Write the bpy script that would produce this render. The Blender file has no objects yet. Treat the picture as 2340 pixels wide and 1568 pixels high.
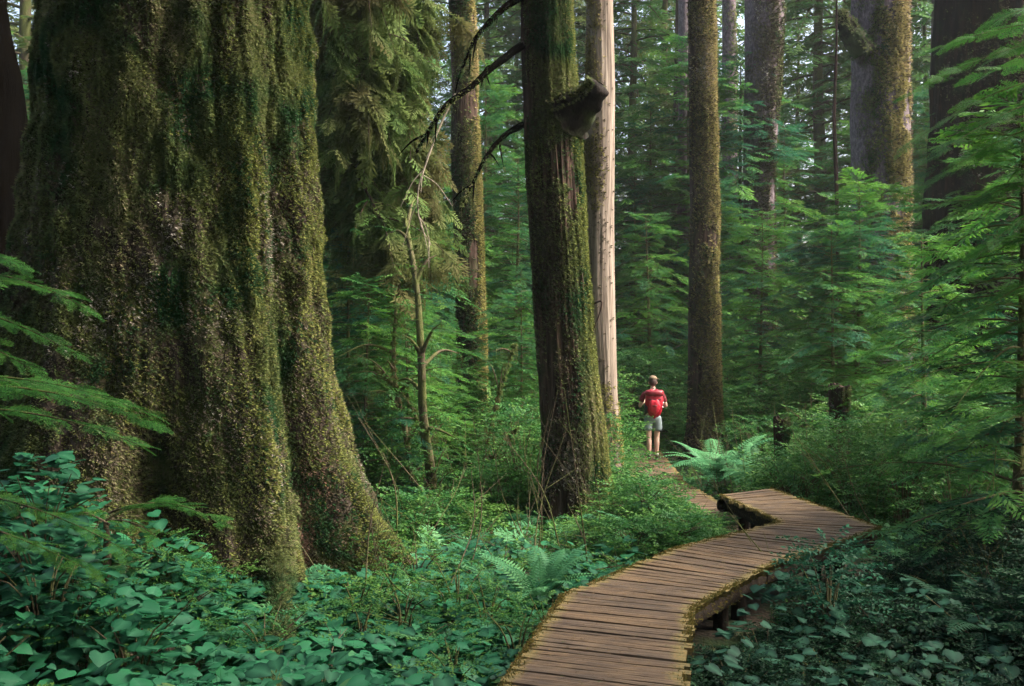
import bpy, bmesh, math
import numpy as np
from mathutils import Vector, Matrix

# ------------------------------------------------------------------ camera, world, sun, exposure
SC = bpy.context.scene
COL = SC.collection
CAMZ = 2.3
FPX = 2275.0                       # focal length in the measuring pixels (2340 wide)
cam_d = bpy.data.cameras.new("camera"); cam = bpy.data.objects.new("camera", cam_d); COL.objects.link(cam)
cam.location = (0, 0, CAMZ); cam.rotation_euler = (math.radians(90), 0, 0)
cam_d.lens = 35; cam_d.sensor_width = 36; cam_d.clip_end = 800; cam_d.clip_start = 0.05
SC.camera = cam

SUN_EL, SUN_AZ = 47.0, 92.0        # azimuth clockwise from +Y (view direction): light comes from the right, from a gap beyond
w = bpy.data.worlds.new("World"); SC.world = w; w.use_nodes = True
nt = w.node_tree; nt.nodes.clear()
sky = nt.nodes.new("ShaderNodeTexSky"); sky.sky_type = 'NISHITA'; sky.sun_disc = False
sky.sun_elevation = math.radians(SUN_EL); sky.sun_rotation = math.radians(SUN_AZ)
sky.dust_density = 7.0; sky.air_density = 1.0; sky.ozone_density = 0.0
bg = nt.nodes.new("ShaderNodeBackground"); bg.inputs[1].default_value = 0.125
wo = nt.nodes.new("ShaderNodeOutputWorld")
nt.links.new(sky.outputs[0], bg.inputs[0]); nt.links.new(bg.outputs[0], wo.inputs[0])
sd = bpy.data.lights.new("sun", 'SUN'); so = bpy.data.objects.new("sun", sd); COL.objects.link(so)
sd.energy = 3.2; sd.angle = math.radians(26); sd.color = (1.0, 0.95, 0.84)
_a, _e = math.radians(SUN_AZ), math.radians(SUN_EL)
sundir = Vector((math.sin(_a) * math.cos(_e), math.cos(_a) * math.cos(_e), math.sin(_e)))
so.rotation_euler = sundir.to_track_quat('Z', 'Y').to_euler()
so.location = (20, 10, 60)
SC.view_settings.view_transform = 'Standard'; SC.view_settings.look = 'None'
SC.view_settings.exposure = 2.16; SC.view_settings.gamma = 1.0
SC.cycles.max_bounces = 5; SC.cycles.diffuse_bounces = 2; SC.cycles.glossy_bounces = 2
SC.cycles.transmission_bounces = 3; SC.cycles.sample_clamp_indirect = 4.0

# ------------------------------------------------------------------ helpers
rng = np.random.default_rng(7)
def U(a, b, n=None): return rng.uniform(a, b, n)

def P(px, py, Y):
    return np.array([(px - 1170.0) / FPX * Y, Y, CAMZ - (py - 784.0) / FPX * Y])
def PX(px, Y): return (px - 1170.0) / FPX * Y
def PZ(py, Y): return CAMZ - (py - 784.0) / FPX * Y

def _h(ix, iy, iz, s):
    n = (ix.astype(np.int64) * 374761393 + iy.astype(np.int64) * 668265263 + iz.astype(np.int64) * 2147483647 // 7 + s * 974634777) & 0xffffffff
    n = ((n ^ (n >> 13)) * 1274126177) & 0xffffffff
    n = (n ^ (n >> 16)) & 0xffffffff
    return n / 4294967295.0
def vnoise(p, s=0):
    i = np.floor(p); f = p - i; u = f * f * (3 - 2 * f)
    i = i.astype(np.int64); r = 0
    for dx in (0, 1):
        for dy in (0, 1):
            for dz in (0, 1):
                wgt = (u[:, 0] if dx else 1 - u[:, 0]) * (u[:, 1] if dy else 1 - u[:, 1]) * (u[:, 2] if dz else 1 - u[:, 2])
                r = r + wgt * _h(i[:, 0] + dx, i[:, 1] + dy, i[:, 2] + dz, s)
    return r * 2 - 1
def fbm(p, s=0, o=3):
    r = 0; a = 1; t = 0
    for k in range(o):
        r = r + a * vnoise(p * 2 ** k, s + k); t += a; a *= .5
    return r / t

def ground_z(x, y):
    x = np.asarray(x, float); y = np.asarray(y, float)
    p = np.stack([x, y, 0 * x], -1).reshape(-1, 3)
    n = (fbm(p * .45, 3) * .16 + fbm(p * 1.7, 5) * .05).reshape(x.shape)
    z = -0.02 - .22 * np.clip((y - 8) / 6, 0, 1) + n
    z = z + .85 * np.exp(-((x + 4.6) / 1.9) ** 2 - ((y - 7.6) / 1.6) ** 2)         # bank against the giant's left root
    z = z + .50 * np.exp(-((x - 1.6) / .62) ** 2 - ((y - 11.6) / 1.7) ** 2)       # hump by the centre trunk
    z = z - .05 * np.exp(-((x + 1.6) / 1.2) ** 2 - ((y - 8) / 1.5) ** 2)
    z = z - .35 * np.exp(-((x - 2.6) / 1.6) ** 2 - ((y - 6) / 2.2) ** 2)           # hollow under the walkway
    z = z + .5 * np.clip((x - 5) / 6, 0, 1.5) * np.clip((y - 4) / 6, 0, 1)
    z = z + 1.1 * np.clip((y - 26) / 40, 0, 1.5)
    # keep clear of the walkway
    d = walk_dist(x, y)
    return np.where(d[0] < 1.2, np.minimum(z, d[1] - .24 - .1 * (1.2 - d[0]) ) * (1 - np.clip(d[0] / 1.2, 0, 1) ** 3) + z * np.clip(d[0] / 1.2, 0, 1) ** 3, z)

# walkway plan: centreline pieces with deck height and half width
WALK = [((-.93, -1.1), (.79, 6.93), .5), ((.79, 6.93), (1.8, 8.45), .5), ((1.8, 8.45), (3.2, 9.85), .5), ((3.2, 9.85), (2.84, 12.1), .5),
        ((2.82, 12.2), (2.5, 16.6), -.06), ((2.5, 16.6), (2.84, 22.), -.08)]
def walk_dist(x, y):
    best = np.full(np.shape(x), 1e9); bz = np.zeros(np.shape(x))
    for a, b, z in WALK:
        ax, ay = a; bx, by = b; L = (bx - ax) ** 2 + (by - ay) ** 2
        t = np.clip(((x - ax) * (bx - ax) + (y - ay) * (by - ay)) / L, 0, 1)
        d = np.hypot(x - ax - t * (bx - ax), y - ay - t * (by - ay)) - .46
        d = np.maximum(d, 0)
        bz = np.where(d < best, z, bz); best = np.minimum(d, best)
    return best, bz

# ------------------------------------------------------------------ object helpers
def tag(o, label=None, cat=None, group=None, kind=None):
    if label: o['label'] = label
    if cat: o['category'] = cat
    if group: o['group'] = group
    if kind: o['kind'] = kind
    return o
def empty(name, loc=(0, 0, 0)):
    o = bpy.data.objects.new(name, None); COL.objects.link(o); o.location = loc; o.empty_display_size = .2
    return o
def np_mesh(name, V, F, mats, attrs=None, smooth=True, mi=None):
    me = bpy.data.meshes.new(name)
    V = np.ascontiguousarray(V, dtype=np.float32); F = np.ascontiguousarray(F, dtype=np.int32)
    me.vertices.add(len(V)); me.vertices.foreach_set('co', V.ravel())
    k = F.shape[1]
    me.loops.add(F.size); me.loops.foreach_set('vertex_index', F.ravel())
    me.polygons.add(len(F)); me.polygons.foreach_set('loop_start', np.arange(0, F.size, k, dtype=np.int32))
    me.polygons.foreach_set('use_smooth', np.full(len(F), smooth))
    for m in (mats if isinstance(mats, (list, tuple)) else [mats]): me.materials.append(m)
    if mi is not None: me.polygons.foreach_set('material_index', np.asarray(mi, np.int32))
    for n, a in (attrs or {}).items():
        at = me.attributes.new(n, 'FLOAT', 'POINT'); at.data.foreach_set('value', np.asarray(a, np.float32))
    me.update(calc_edges=True)
    return me
def link(name, me, parent=None, loc=None):
    o = bpy.data.objects.new(name, me); COL.objects.link(o)
    if parent is not None: o.parent = parent
    if loc is not None: o.location = loc
    return o
def copy_tree(o, parent=None):
    c = o.copy(); COL.objects.link(c)
    if parent is not None: c.parent = parent
    for ch in [x for x in COL.objects if x.parent == o]: copy_tree(ch, c)
    return c

class Tmp:                      # a small template: verts, quads, tip factor per vertex
    def __init__(s): s.v = []; s.f = []; s.t = []
    def leaf(s, p, d, n, L, W, tip=0., bend=0., mid=.45):
        p = np.array(p, float); d = np.array(d, float); d /= np.linalg.norm(d) + 1e-9
        sd_ = np.cross(n, d); sd_ /= np.linalg.norm(sd_) + 1e-9; nn = np.cross(d, sd_)
        b = len(s.v)
        s.v += [p, p + d * L * mid + sd_ * W / 2 + nn * bend, p + d * L - nn * bend, p + d * L * mid - sd_ * W / 2 + nn * bend]
        s.f.append((b, b + 1, b + 2, b + 3)); s.t += [tip] * 4
    def done(s):
        return np.array(s.v, float), np.array(s.f, int), np.array(s.t, float)

class Cloud:                    # many transformed copies of templates gathered into one mesh
    def __init__(s): s.V = []; s.F = []; s.T = []; s.R = []; s.n = 0
    def add(s, tm, M, rnd=None):
        v, f, t = tm; N = len(M)
        if N == 0: return
        vv = np.einsum('nij,vj->nvi', M[:, :3, :3], v) + M[:, None, :3, 3]
        s.V.append(vv.reshape(-1, 3)); s.F.append((f[None] + (np.arange(N) * len(v))[:, None, None] + s.n).reshape(-1, f.shape[1]))
        s.T.append(np.tile(t, N)); r = U(0, 1, N) if rnd is None else rnd
        s.R.append(np.repeat(r, len(v))); s.n += N * len(v)
    def raw(s, V, F, r=.5, t=0.):
        s.V.append(V); s.F.append(F + s.n); s.T.append(np.full(len(V), t)); s.R.append(np.full(len(V), r)); s.n += len(V)
    def mesh(s, name, mat, smooth=False):
        return np_mesh(name, np.concatenate(s.V), np.concatenate(s.F), mat,
                       {'rnd': np.concatenate(s.R), 'tip': np.concatenate(s.T)}, smooth)

def frames(pos, xdir, up, scale, roll=None):
    pos = np.asarray(pos, float); x = xdir / (np.linalg.norm(xdir, axis=1, keepdims=True) + 1e-9)
    up = np.broadcast_to(up, x.shape)
    y = np.cross(up, x); y /= (np.linalg.norm(y, axis=1, keepdims=True) + 1e-9); z = np.cross(x, y)
    if roll is not None:
        c, s_ = np.cos(roll)[:, None], np.sin(roll)[:, None]; y, z = y * c + z * s_, z * c - y * s_
    M = np.zeros((len(pos), 4, 4)); sc = np.asarray(scale, float).reshape(-1, 1) * np.ones((len(pos), 1))
    M[:, :3, 0] = x * sc; M[:, :3, 1] = y * sc; M[:, :3, 2] = z * sc; M[:, :3, 3] = pos; M[:, 3, 3] = 1
    return M

def tube(pts, rad, n=7, rough=0., seed=0, cap=True):
    pts = np.asarray(pts, float); rad = np.asarray(rad, float); m = len(pts)
    d = np.gradient(pts, axis=0); d /= np.linalg.norm(d, axis=1, keepdims=True) + 1e-9
    ref = np.array([0, 0, 1.]) if abs(d[0][2]) < .9 else np.array([0, 1., 0])
    a = np.cross(d, ref); a /= np.linalg.norm(a, axis=1, keepdims=True) + 1e-9; b = np.cross(d, a)
    th = np.arange(n) / n * 2 * np.pi
    V = pts[:, None] + rad[:, None, None] * (a[:, None] * np.cos(th)[None, :, None] + b[:, None] * np.sin(th)[None, :, None])
    V = V.reshape(-1, 3)
    if rough:
        q = fbm(V * 9, seed, 2)[:, None]; c = np.repeat(pts, n, 0); V = c + (V - c) * (1 + rough * q)
    i = np.arange(m - 1)[:, None] * n; j = np.arange(n)[None]; k = (j + 1) % n
    F = np.stack([i + j, i + k, i + n + k, i + n + j], -1).reshape(-1, 4)
    return V, F
def smooth_path(pts, n=24):
    pts = np.asarray(pts, float); m = len(pts)
    if m == 2:
        t = np.linspace(0, 1, n)[:, None]; return pts[0] * (1 - t) + pts[1] * t
    P_ = np.vstack([2 * pts[0] - pts[1], pts, 2 * pts[-1] - pts[-2]]); out = []
    for q in np.linspace(0, m - 1 - 1e-6, n):
        i = int(q); t = q - i; a, b, c, d = P_[i:i + 4]
        out.append(.5 * ((2 * b) + (-a + c) * t + (2 * a - 5 * b + 4 * c - d) * t * t + (-a + 3 * b - 3 * c + d) * t ** 3))
    return np.array(out)

# ------------------------------------------------------------------ materials
def newmat(name):
    m = bpy.data.materials.new(name); m.use_nodes = True; n = m.node_tree; n.nodes.clear()
    return m, n
def N(n, t, **k):
    x = n.nodes.new(t)
    for a, b in k.items():
        if a.startswith('i_'): x.inputs[a[2:].replace('_', ' ')].default_value = b
        else: setattr(x, a, b)
    return x
def ramp(n, stops):
    r = n.nodes.new('ShaderNodeValToRGB'); e = r.color_ramp.elements
    while len(e) > 1: e.remove(e[-1])
    e[0].position = stops[0][0]; e[0].color = (*stops[0][1], 1)
    for p, c in stops[1:]:
        q = e.new(p); q.color = (*c, 1)
    return r
def mixc(n, a, b, f):
    m = n.nodes.new('ShaderNodeMix'); m.data_type = 'RGBA'
    for s_, v in ((6, a), (7, b), (0, f)):
        if hasattr(v, 'is_linked') or isinstance(v, bpy.types.NodeSocket): n.links.new(v, m.inputs[s_])
        else: m.inputs[s_].default_value = (*v, 1) if s_ else v
    return m.outputs[2]
def foliage(name, stops, tipc=None, transl=.35, rough=.55, patch=None, spec=.12):
    m, n = newmat(name); L = n.links
    at = N(n, 'ShaderNodeAttribute', attribute_name='rnd'); r = ramp(n, stops); L.new(at.outputs['Fac'], r.inputs[0])
    c = r.outputs[0]
    if tipc:
        t = N(n, 'ShaderNodeAttribute', attribute_name='tip'); c = mixc(n, c, tipc, t.outputs['Fac'])
    if patch:
        tc = N(n, 'ShaderNodeNewGeometry'); no = N(n, 'ShaderNodeTexNoise', i_Scale=patch[1], i_Detail=2.); L.new(tc.outputs['Position'], no.inputs['Vector'])
        rr = ramp(n, [(.45, (0, 0, 0)), (.62, (1, 1, 1))]); L.new(no.outputs[0], rr.inputs[0]); c = mixc(n, c, patch[0], rr.outputs[0])
    b = N(n, 'ShaderNodeBsdfPrincipled', i_Roughness=rough); b.inputs['Specular IOR Level'].default_value = spec
    L.new(c, b.inputs['Base Color'])
    tr = N(n, 'ShaderNodeBsdfTranslucent'); L.new(c, tr.inputs[0])
    mx = N(n, 'ShaderNodeMixShader'); mx.inputs[0].default_value = transl
    L.new(b.outputs[0], mx.inputs[1]); L.new(tr.outputs[0], mx.inputs[2])
    o = N(n, 'ShaderNodeOutputMaterial'); L.new(mx.outputs[0], o.inputs[0])
    return m
def bark(name, stops, moss=((.07, .085, .02), .5), scale=6., stretch=.16, bump=.6, fine=40., spec=.12):
    m, n = newmat(name); L = n.links
    g = N(n, 'ShaderNodeTexCoord'); mp = N(n, 'ShaderNodeMapping'); mp.inputs['Scale'].default_value = (1, 1, stretch)
    L.new(g.outputs['Object'], mp.inputs[0])
    a = N(n, 'ShaderNodeTexNoise', i_Scale=scale, i_Detail=6., i_Roughness=.65); L.new(mp.outputs[0], a.inputs['Vector'])
    b = N(n, 'ShaderNodeTexNoise', i_Scale=fine, i_Detail=4., i_Roughness=.7); L.new(mp.outputs[0], b.inputs['Vector'])
    r = ramp(n, stops); mm = N(n, 'ShaderNodeMath', operation='MULTIPLY_ADD'); mm.inputs[1].default_value = .5
    L.new(b.outputs[0], mm.inputs[0]); L.new(a.outputs[0], mm.inputs[2])
    sb = N(n, 'ShaderNodeMath', operation='SUBTRACT'); sb.inputs[1].default_value = .25; L.new(mm.outputs[0], sb.inputs[0]); L.new(sb.outputs[0], r.inputs[0])
    c = r.outputs[0]
    if moss:
        q = N(n, 'ShaderNodeTexNoise', i_Scale=1.6, i_Detail=5., i_Roughness=.65); L.new(g.outputs['Object'], q.inputs['Vector'])
        rr = ramp(n, [(moss[1] - .06, (0, 0, 0)), (moss[1] + .06, (1, 1, 1))]); L.new(q.outputs[0], rr.inputs[0])
        q2 = N(n, 'ShaderNodeTexNoise', i_Scale=60., i_Detail=3.); L.new(g.outputs['Object'], q2.inputs['Vector'])
        mc = mixc(n, tuple(x * .45 for x in moss[0]), tuple(min(1, x * 1.5) for x in moss[0]), q2.outputs[0])
        c = mixc(n, c, mc, rr.outputs[0])
    p = N(n, 'ShaderNodeBsdfPrincipled', i_Roughness=.9); p.inputs['Specular IOR Level'].default_value = spec; L.new(c, p.inputs['Base Color'])
    bu = N(n, 'ShaderNodeBump', i_Strength=bump, i_Distance=.04); L.new(sb.outputs[0], bu.inputs['Height']); L.new(bu.outputs[0], p.inputs['Normal'])
    o = N(n, 'ShaderNodeOutputMaterial'); L.new(p.outputs[0], o.inputs[0])
    return m
def plain(name, c, rough=.7, var=.25, scale=25., bump=.2):
    m, n = newmat(name); L = n.links
    g = N(n, 'ShaderNodeTexCoord'); a = N(n, 'ShaderNodeTexNoise', i_Scale=scale, i_Detail=4.); L.new(g.outputs['Object'], a.inputs['Vector'])
    cc = mixc(n, tuple(x * (1 - var) for x in c), tuple(min(1, x * (1 + var)) for x in c), a.outputs[0])
    p = N(n, 'ShaderNodeBsdfPrincipled', i_Roughness=rough); L.new(cc, p.inputs['Base Color'])
    bu = N(n, 'ShaderNodeBump', i_Strength=bump, i_Distance=.01); L.new(a.outputs[0], bu.inputs['Height']); L.new(bu.outputs[0], p.inputs['Normal'])
    o = N(n, 'ShaderNodeOutputMaterial'); L.new(p.outputs[0], o.inputs[0])
    return m

M_hem = foliage('hemlock_needles', [(0, (.014, .075, .020)), (.5, (.036, .140, .026)), (1, (.085, .185, .030))], (.125, .26, .035), .42, patch=((.022, .095, .05), .5))
M_hem_near = foliage('fresh_hemlock_needles', [(0, (.010, .065, .018)), (.5, (.028, .120, .024)), (1, (.065, .165, .028))], (.08, .21, .03), .38)
M_far = foliage('far_conifer_needles', [(0, (.025, .10, .035)), (.5, (.048, .160, .042)), (1, (.10, .20, .045))], (.11, .23, .05), .45, patch=((.095, .125, .035), .25))
M_moss = foliage('hanging_moss', [(0, (.020, .034, .013)), (.45, (.078, .102, .038)), (.8, (.15, .155, .070)), (1, (.28, .23, .15))], (.15, .18, .055), .3, .9, patch=((.025, .065, .024), 1.6), spec=.1)
M_flake = foliage('loose_bark_flakes', [(0, (.010, .008, .005)), (.4, (.052, .040, .024)), (.75, (.105, .082, .056)), (.93, (.18, .15, .12)), (1, (.38, .34, .29))], (.07, .06, .035), .05, .9, spec=.15)
M_scar = foliage('bare_inner_bark', [(0, (.05, .02, .014)), (.45, (.22, .12, .085)), (.8, (.42, .30, .24)), (1, (.70, .62, .56))], (.35, .22, .16), .05, .9, spec=.15)
M_moss_gold = foliage('golden_trunk_moss', [(0, (.06, .060, .022)), (.5, (.23, .205, .085)), (.85, (.38, .31, .16)), (1, (.42, .32, .20))], (.24, .22, .06), .3, .9, spec=.1)
M_moss_bright = foliage('yellow_green_moss', [(0, (.035, .042, .010)), (.5, (.120, .140, .042)), (.9, (.20, .185, .075)), (1, (.28, .21, .12))], (.20, .22, .055), .3, .9, spec=.1)
M_drape = foliage('draped_lichen', [(0, (.026, .060, .018)), (.5, (.058, .105, .030)), (1, (.12, .15, .05))], (.11, .17, .045), .4, .9, patch=((.082, .080, .030), .8), spec=.1)
M_lily = foliage('heart_leaf', [(0, (.003, .025, .014)), (.5, (.008, .085, .036)), (.90, (.025, .175, .068)), (.985, (.035, .19, .07)), (1, (.16, .20, .05))], (.04, .16, .08), .32, .5, spec=.22)
M_shrub = foliage('shrub_leaf', [(0, (.010, .060, .020)), (.5, (.022, .105, .028)), (1, (.075, .150, .030))], (.085, .19, .035), .35, .5)
M_shrub_dk = foliage('shaded_shrub_leaf', [(0, (.002, .010, .006)), (.6, (.004, .022, .011)), (1, (.010, .040, .014))], (.015, .055, .022), .3, .7)  # shrub leaf colour darkened to carry the shade of the lower right
M_fern = foliage('fern_frond', [(0, (.025, .10, .05)), (.6, (.05, .17, .075)), (1, (.10, .24, .09))], (.08, .24, .10), .35, .5)
M_litter = foliage('leaf_litter', [(0, (.035, .022, .012)), (.5, (.09, .055, .025)), (.8, (.16, .10, .045)), (1, (.05, .08, .03))], (.1, .07, .03), .1, .9)
M_bark_giant = bark('giant_spruce_bark', [(.25, (.008, .006, .005)), (.48, (.028, .021, .016)), (.62, (.065, .048, .040)), (.8, (.16, .12, .11))], ((.030, .036, .010), .46), 5)
M_bark_brown = bark('reddish_fibrous_bark', [(.3, (.007, .005, .004)), (.5, (.040, .025, .019)), (.72, (.11, .070, .054))], ((.026, .032, .011), .56), 12, .07, 1.0)
M_bark_pale = bark('pale_bare_wood', [(.25, (.045, .034, .028)), (.5, (.165, .130, .105)), (.75, (.29, .245, .205))], ((.16, .15, .07), .68), 14, .05, .4)
M_bark_grey = bark('purple_grey_scaly_bark', [(.25, (.03, .023, .027)), (.5, (.10, .078, .088)), (.75, (.20, .165, .18))], ((.12, .12, .05), .66), 14, .5, .6)
M_bark_dark = bark('dark_bark', [(.2, (.012, .009, .008)), (.6, (.045, .028, .022)), (.85, (.12, .06, .04))], ((.03, .045, .015), .6), 10, .1)
M_black = bark('black_shaded_bark', [(.2, (.0012, .001, .001)), (.7, (.003, .0026, .002)), (.9, (.008, .006, .005))], None, 10, .1, spec=0.)  # shade put into the base colour, so it stays nearly black when lit
M_cedar = bark('dark_cedar_bark', [(.3, (.003, .002, .002)), (.55, (.016, .009, .006)), (.85, (.06, .026, .016))], ((.02, .028, .01), .6), 10, .08, 1.)  # near-black bark colour with a reddish cast
M_knot = bark('dark_knot_wood', [(.3, (.003, .002, .002)), (.6, (.014, .010, .008)), (.85, (.035, .024, .018))], ((.03, .04, .014), .5), 10, .4)
M_twig = bark('twig_bark', [(.2, (.03, .022, .016)), (.6, (.09, .07, .045)), (.85, (.17, .14, .09))], ((.08, .09, .03), .5), 20, .3)
M_palewood = bark('bleached_twig', [(.2, (.12, .10, .08)), (.6, (.26, .22, .17))], None, 20, .3)

# ------------------------------------------------------------------ leaf templates
def t_spray(n=12, seg=4, lw=.055, droop=.14, fat=.030):
    """flat feathery conifer spray along +X, length 1"""
    T = Tmp(); up = np.array([0, 0, 1.])
    for i in range(n):
        t = (i + .6) / (n + .4); z = -droop * t * t
        for s in (-1, 1):
            L = .40 * (1 - t) ** .75 * min(1., t * 4 + .35) * U(.75, 1.15) + .03
            a = math.radians(U(44, 62)) * s; d = np.array([math.cos(a), math.sin(a), -.12])
            k = max(2, int(round(L / .40 * seg * 1.0)))
            for j in range(k):
                q = (j + .3) / k; p = np.array([t, 0, z]) + d * L * q
                tp = .15 + .85 * q * q
                if seg <= 3:
                    a2 = a + math.radians(U(-28, 28)); T.leaf(p, (math.cos(a2), math.sin(a2), U(-.35, .1)), up + U(-.35, .35, 3), L / k * 1.7, lw * (1.15 - .5 * q), tp)
                else:
                    for s2 in (-1, 1):
                        a2 = a + s2 * math.radians(U(30, 60)); T.leaf(p, (math.cos(a2), math.sin(a2), U(-.25, .1)), up + U(-.3, .3, 3), lw * U(.8, 1.2) * (1.2 - .5 * q), fat, tp)
            T.leaf((t, 0, z), d, up, L, fat * .5, .1)
    T.leaf((0, 0, 0), (1, 0, -droop * .8), up, 1., .02, 0)
    return T.done()
def t_tuft(k=5, L=.045, W=.013):
    T = Tmp()
    for i in range(k):
        d = np.array([U(.3, 1.), U(-.8, .8), U(-1.1, .25)]); T.leaf(U(-.01, .01, 3), d, U(-1, 1, 3) + np.array([.6, 0, .6]), L * U(.6, 1.3), W * U(.7, 1.3), U(0, 1) ** 2)
    return T.done()
def t_strand(L=1., seg=7, w=.035):
    """ragged hanging strand, hangs along -Z, length 1"""
    T = Tmp(); x = 0; y = 0
    for i in range(seg):
        t = i / seg; ww = w * (1 - .7 * t) * U(.7, 1.3)
        nx, ny = x + U(-.02, .02), y + U(-.02, .02); a = U(0, 3.14)
        T.leaf((x, y, -t), (nx - x, ny - y, -1 / seg), (math.cos(a), math.sin(a), 0), 1.25 / seg, ww, U(0, .5))
        for s in range(2):
            b = U(0, 6.28); T.leaf((x, y, -t - U(0, .1)), (math.cos(b), math.sin(b), -1.6), (math.sin(b), -math.cos(b), .4), .13 * (1.2 - t), ww * .6, U(0, 1))
        x, y = nx, ny
    return T.done()
def t_heart(fold=.12):
    """heart shaped leaf, base at origin, points +X, length 1, as quads about the midrib"""
    o = [(-.17, .30), (.03, .52), (.36, .54), (.70, .32), (1.0, 0)]; mid = [(0, 0), (.14, 0), (.38, 0), (.68, 0), (1.0, 0)]
    V = []; F = []
    for x, y in mid: V.append((x, 0, -.10 * x * x))
    for s in (1, -1):
        b = len(V)
        for x, y in o: V.append((x, s * y, fold * y * 2 * (.6) - .16 * max(x, 0) ** 2 - .25 * y * y))
        for i in range(4):
            q = (i, i + 1, b + i + 1, b + i); F.append(q if s < 0 else q[::-1])
    V = np.array(V); t = np.concatenate([np.full(5, .8), np.zeros(len(V) - 5)])
    return V, np.array(F), t
def t_oval(n=9, step=.12, L=.16, W=.085):
    """leafy twig along +X, length 1: paired oval leaves"""
    T = Tmp(); up = np.array([0, 0, 1.])
    for i in range(n):
        t = (i + .8) / n; p = (t, 0, -.12 * t * t + .05 * math.sin(3 * t))
        s = 1 if i % 2 else -1
        a = math.radians(U(35, 75)) * s; T.leaf(p, (math.cos(a), math.sin(a), U(-.35, .25)), up + U(-.45, .45, 3), L * U(.7, 1.2), W * U(.8, 1.2), t * .7 * U(.4, 1), bend=.012)
        if U(0, 1) < .6:
            a = -a * U(.7, 1.2); T.leaf(p, (math.cos(a), math.sin(a), U(-.35, .25)), up + U(-.45, .45, 3), L * U(.6, 1.), W * U(.8, 1.2), t * .7 * U(.4, 1), bend=.012)
    T.leaf((0, 0, 0), (1, 0, -.08), (0, 1, .3), 1.0, .012, 0)
    T.leaf((.97, 0, -.08), (1, 0, 0), up, L, W, 1)
    return T.done()
def t_frond(n=24, arch=.55):
    """sword fern frond rising then arching over +X; unit length"""
    T = Tmp(); pts = []
    for i in range(n + 1):
        t = i / n; pts.append(np.array([t * .82 + .05 * t * t, 0, .9 * t * (1 - arch * 1.15 * t)]))
    for i in range(1, n + 1):
        p = pts[i]; d = pts[i] - pts[i - 1]; d /= np.linalg.norm(d); t = i / n
        L = .15 * math.sin(math.pi * min(1, t * .92 + .1)) ** .7 * (1 if t > .12 else .3) + .01
        nn = np.cross(d, (0, 1, 0)); nn = -nn if nn[2] < 0 else nn
        for s in (-1, 1):
            v = np.array([0, s, 0]) + d * .35 + nn * (-.12); T.leaf(p, v, nn, L * U(.85, 1.1), .034, .5 * t + .2, mid=.3, bend=.004)
        T.leaf(pts[i - 1], d, nn, np.linalg.norm(pts[i] - pts[i - 1]) * 1.5, .012, .6)
    return T.done()

SPR_FAR = [t_spray(9, 2, .10, .16, .05) for _ in range(3)]
SPR_MID = [t_spray(12, 3, .060, .16, .03) for _ in range(4)]
SPR_NEAR = [t_spray(15, 6, .060, .16, .022) for _ in range(4)]
TUFT = [t_tuft() for _ in range(5)]
STRAND = [t_strand(seg=7) for _ in range(5)]
OVAL = [t_oval() for _ in range(5)]
HEART = [t_heart(f) for f in (.05, .14, .22)]
FROND = [t_frond(24, a) for a in (.5, .62, .75)]

def scatter(cloud, tmpls, M, rnd=None):
    k = rng.integers(0, len(tmpls), len(M))
    for i, t in enumerate(tmpls):
        s = k == i; cloud.add(t, M[s], None if rnd is None else rnd[s])

# ------------------------------------------------------------------ conifer crowns
def limb_sprays(wood, leaf, start, direc, L, tm, spr, droop=.22, r0=.02, dens=1., roll=.35, gap=.0, flat=1.0):
    """one limb: curved wood + flat sprays on either side, mostly horizontal"""
    n = 9; t = np.linspace(0, 1, n); d = np.asarray(direc, float); d = d / np.linalg.norm(d)
    side = np.cross(d, (0, 0, 1.)); side /= np.linalg.norm(side) + 1e-9
    wob = U(-.06, .06) * L
    pts = start + d[None] * (t * L)[:, None] + np.array([0, 0, -1.])[None] * (droop * L * t ** 2)[:, None] + side[None] * (np.sin(t * 3.1) * wob)[:, None]
    V, F = tube(pts, r0 * (1 - .85 * t), 5); wood.raw(V, F)
    m = max(3, int(L / spr * 3.2 * dens)); q = np.clip(np.linspace(.14 + gap, 1, m) + U(-.03, .03, m), 0, 1)
    pos = np.stack([np.interp(q, t, pts[:, i]) for i in range(3)], 1)
    s = np.where(np.arange(m) % 2 == 0, 1., -1.) * U(.5, 1.1, m); s[-1] = 0
    x = d[None] + side[None] * s[:, None] * .95 + np.array([0, 0, 1.])[None] * (-droop * 1.1 * q + U(-.22, .08, m))[:, None]
    sc = spr * (1.05 - .45 * q) * U(.75, 1.2, m)
    scatter(leaf, tm, frames(pos, x, np.array([0, 0, 1.]), sc, U(-roll, roll, m)), U(0, 1, m) * .5 + U(0, .5))
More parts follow.
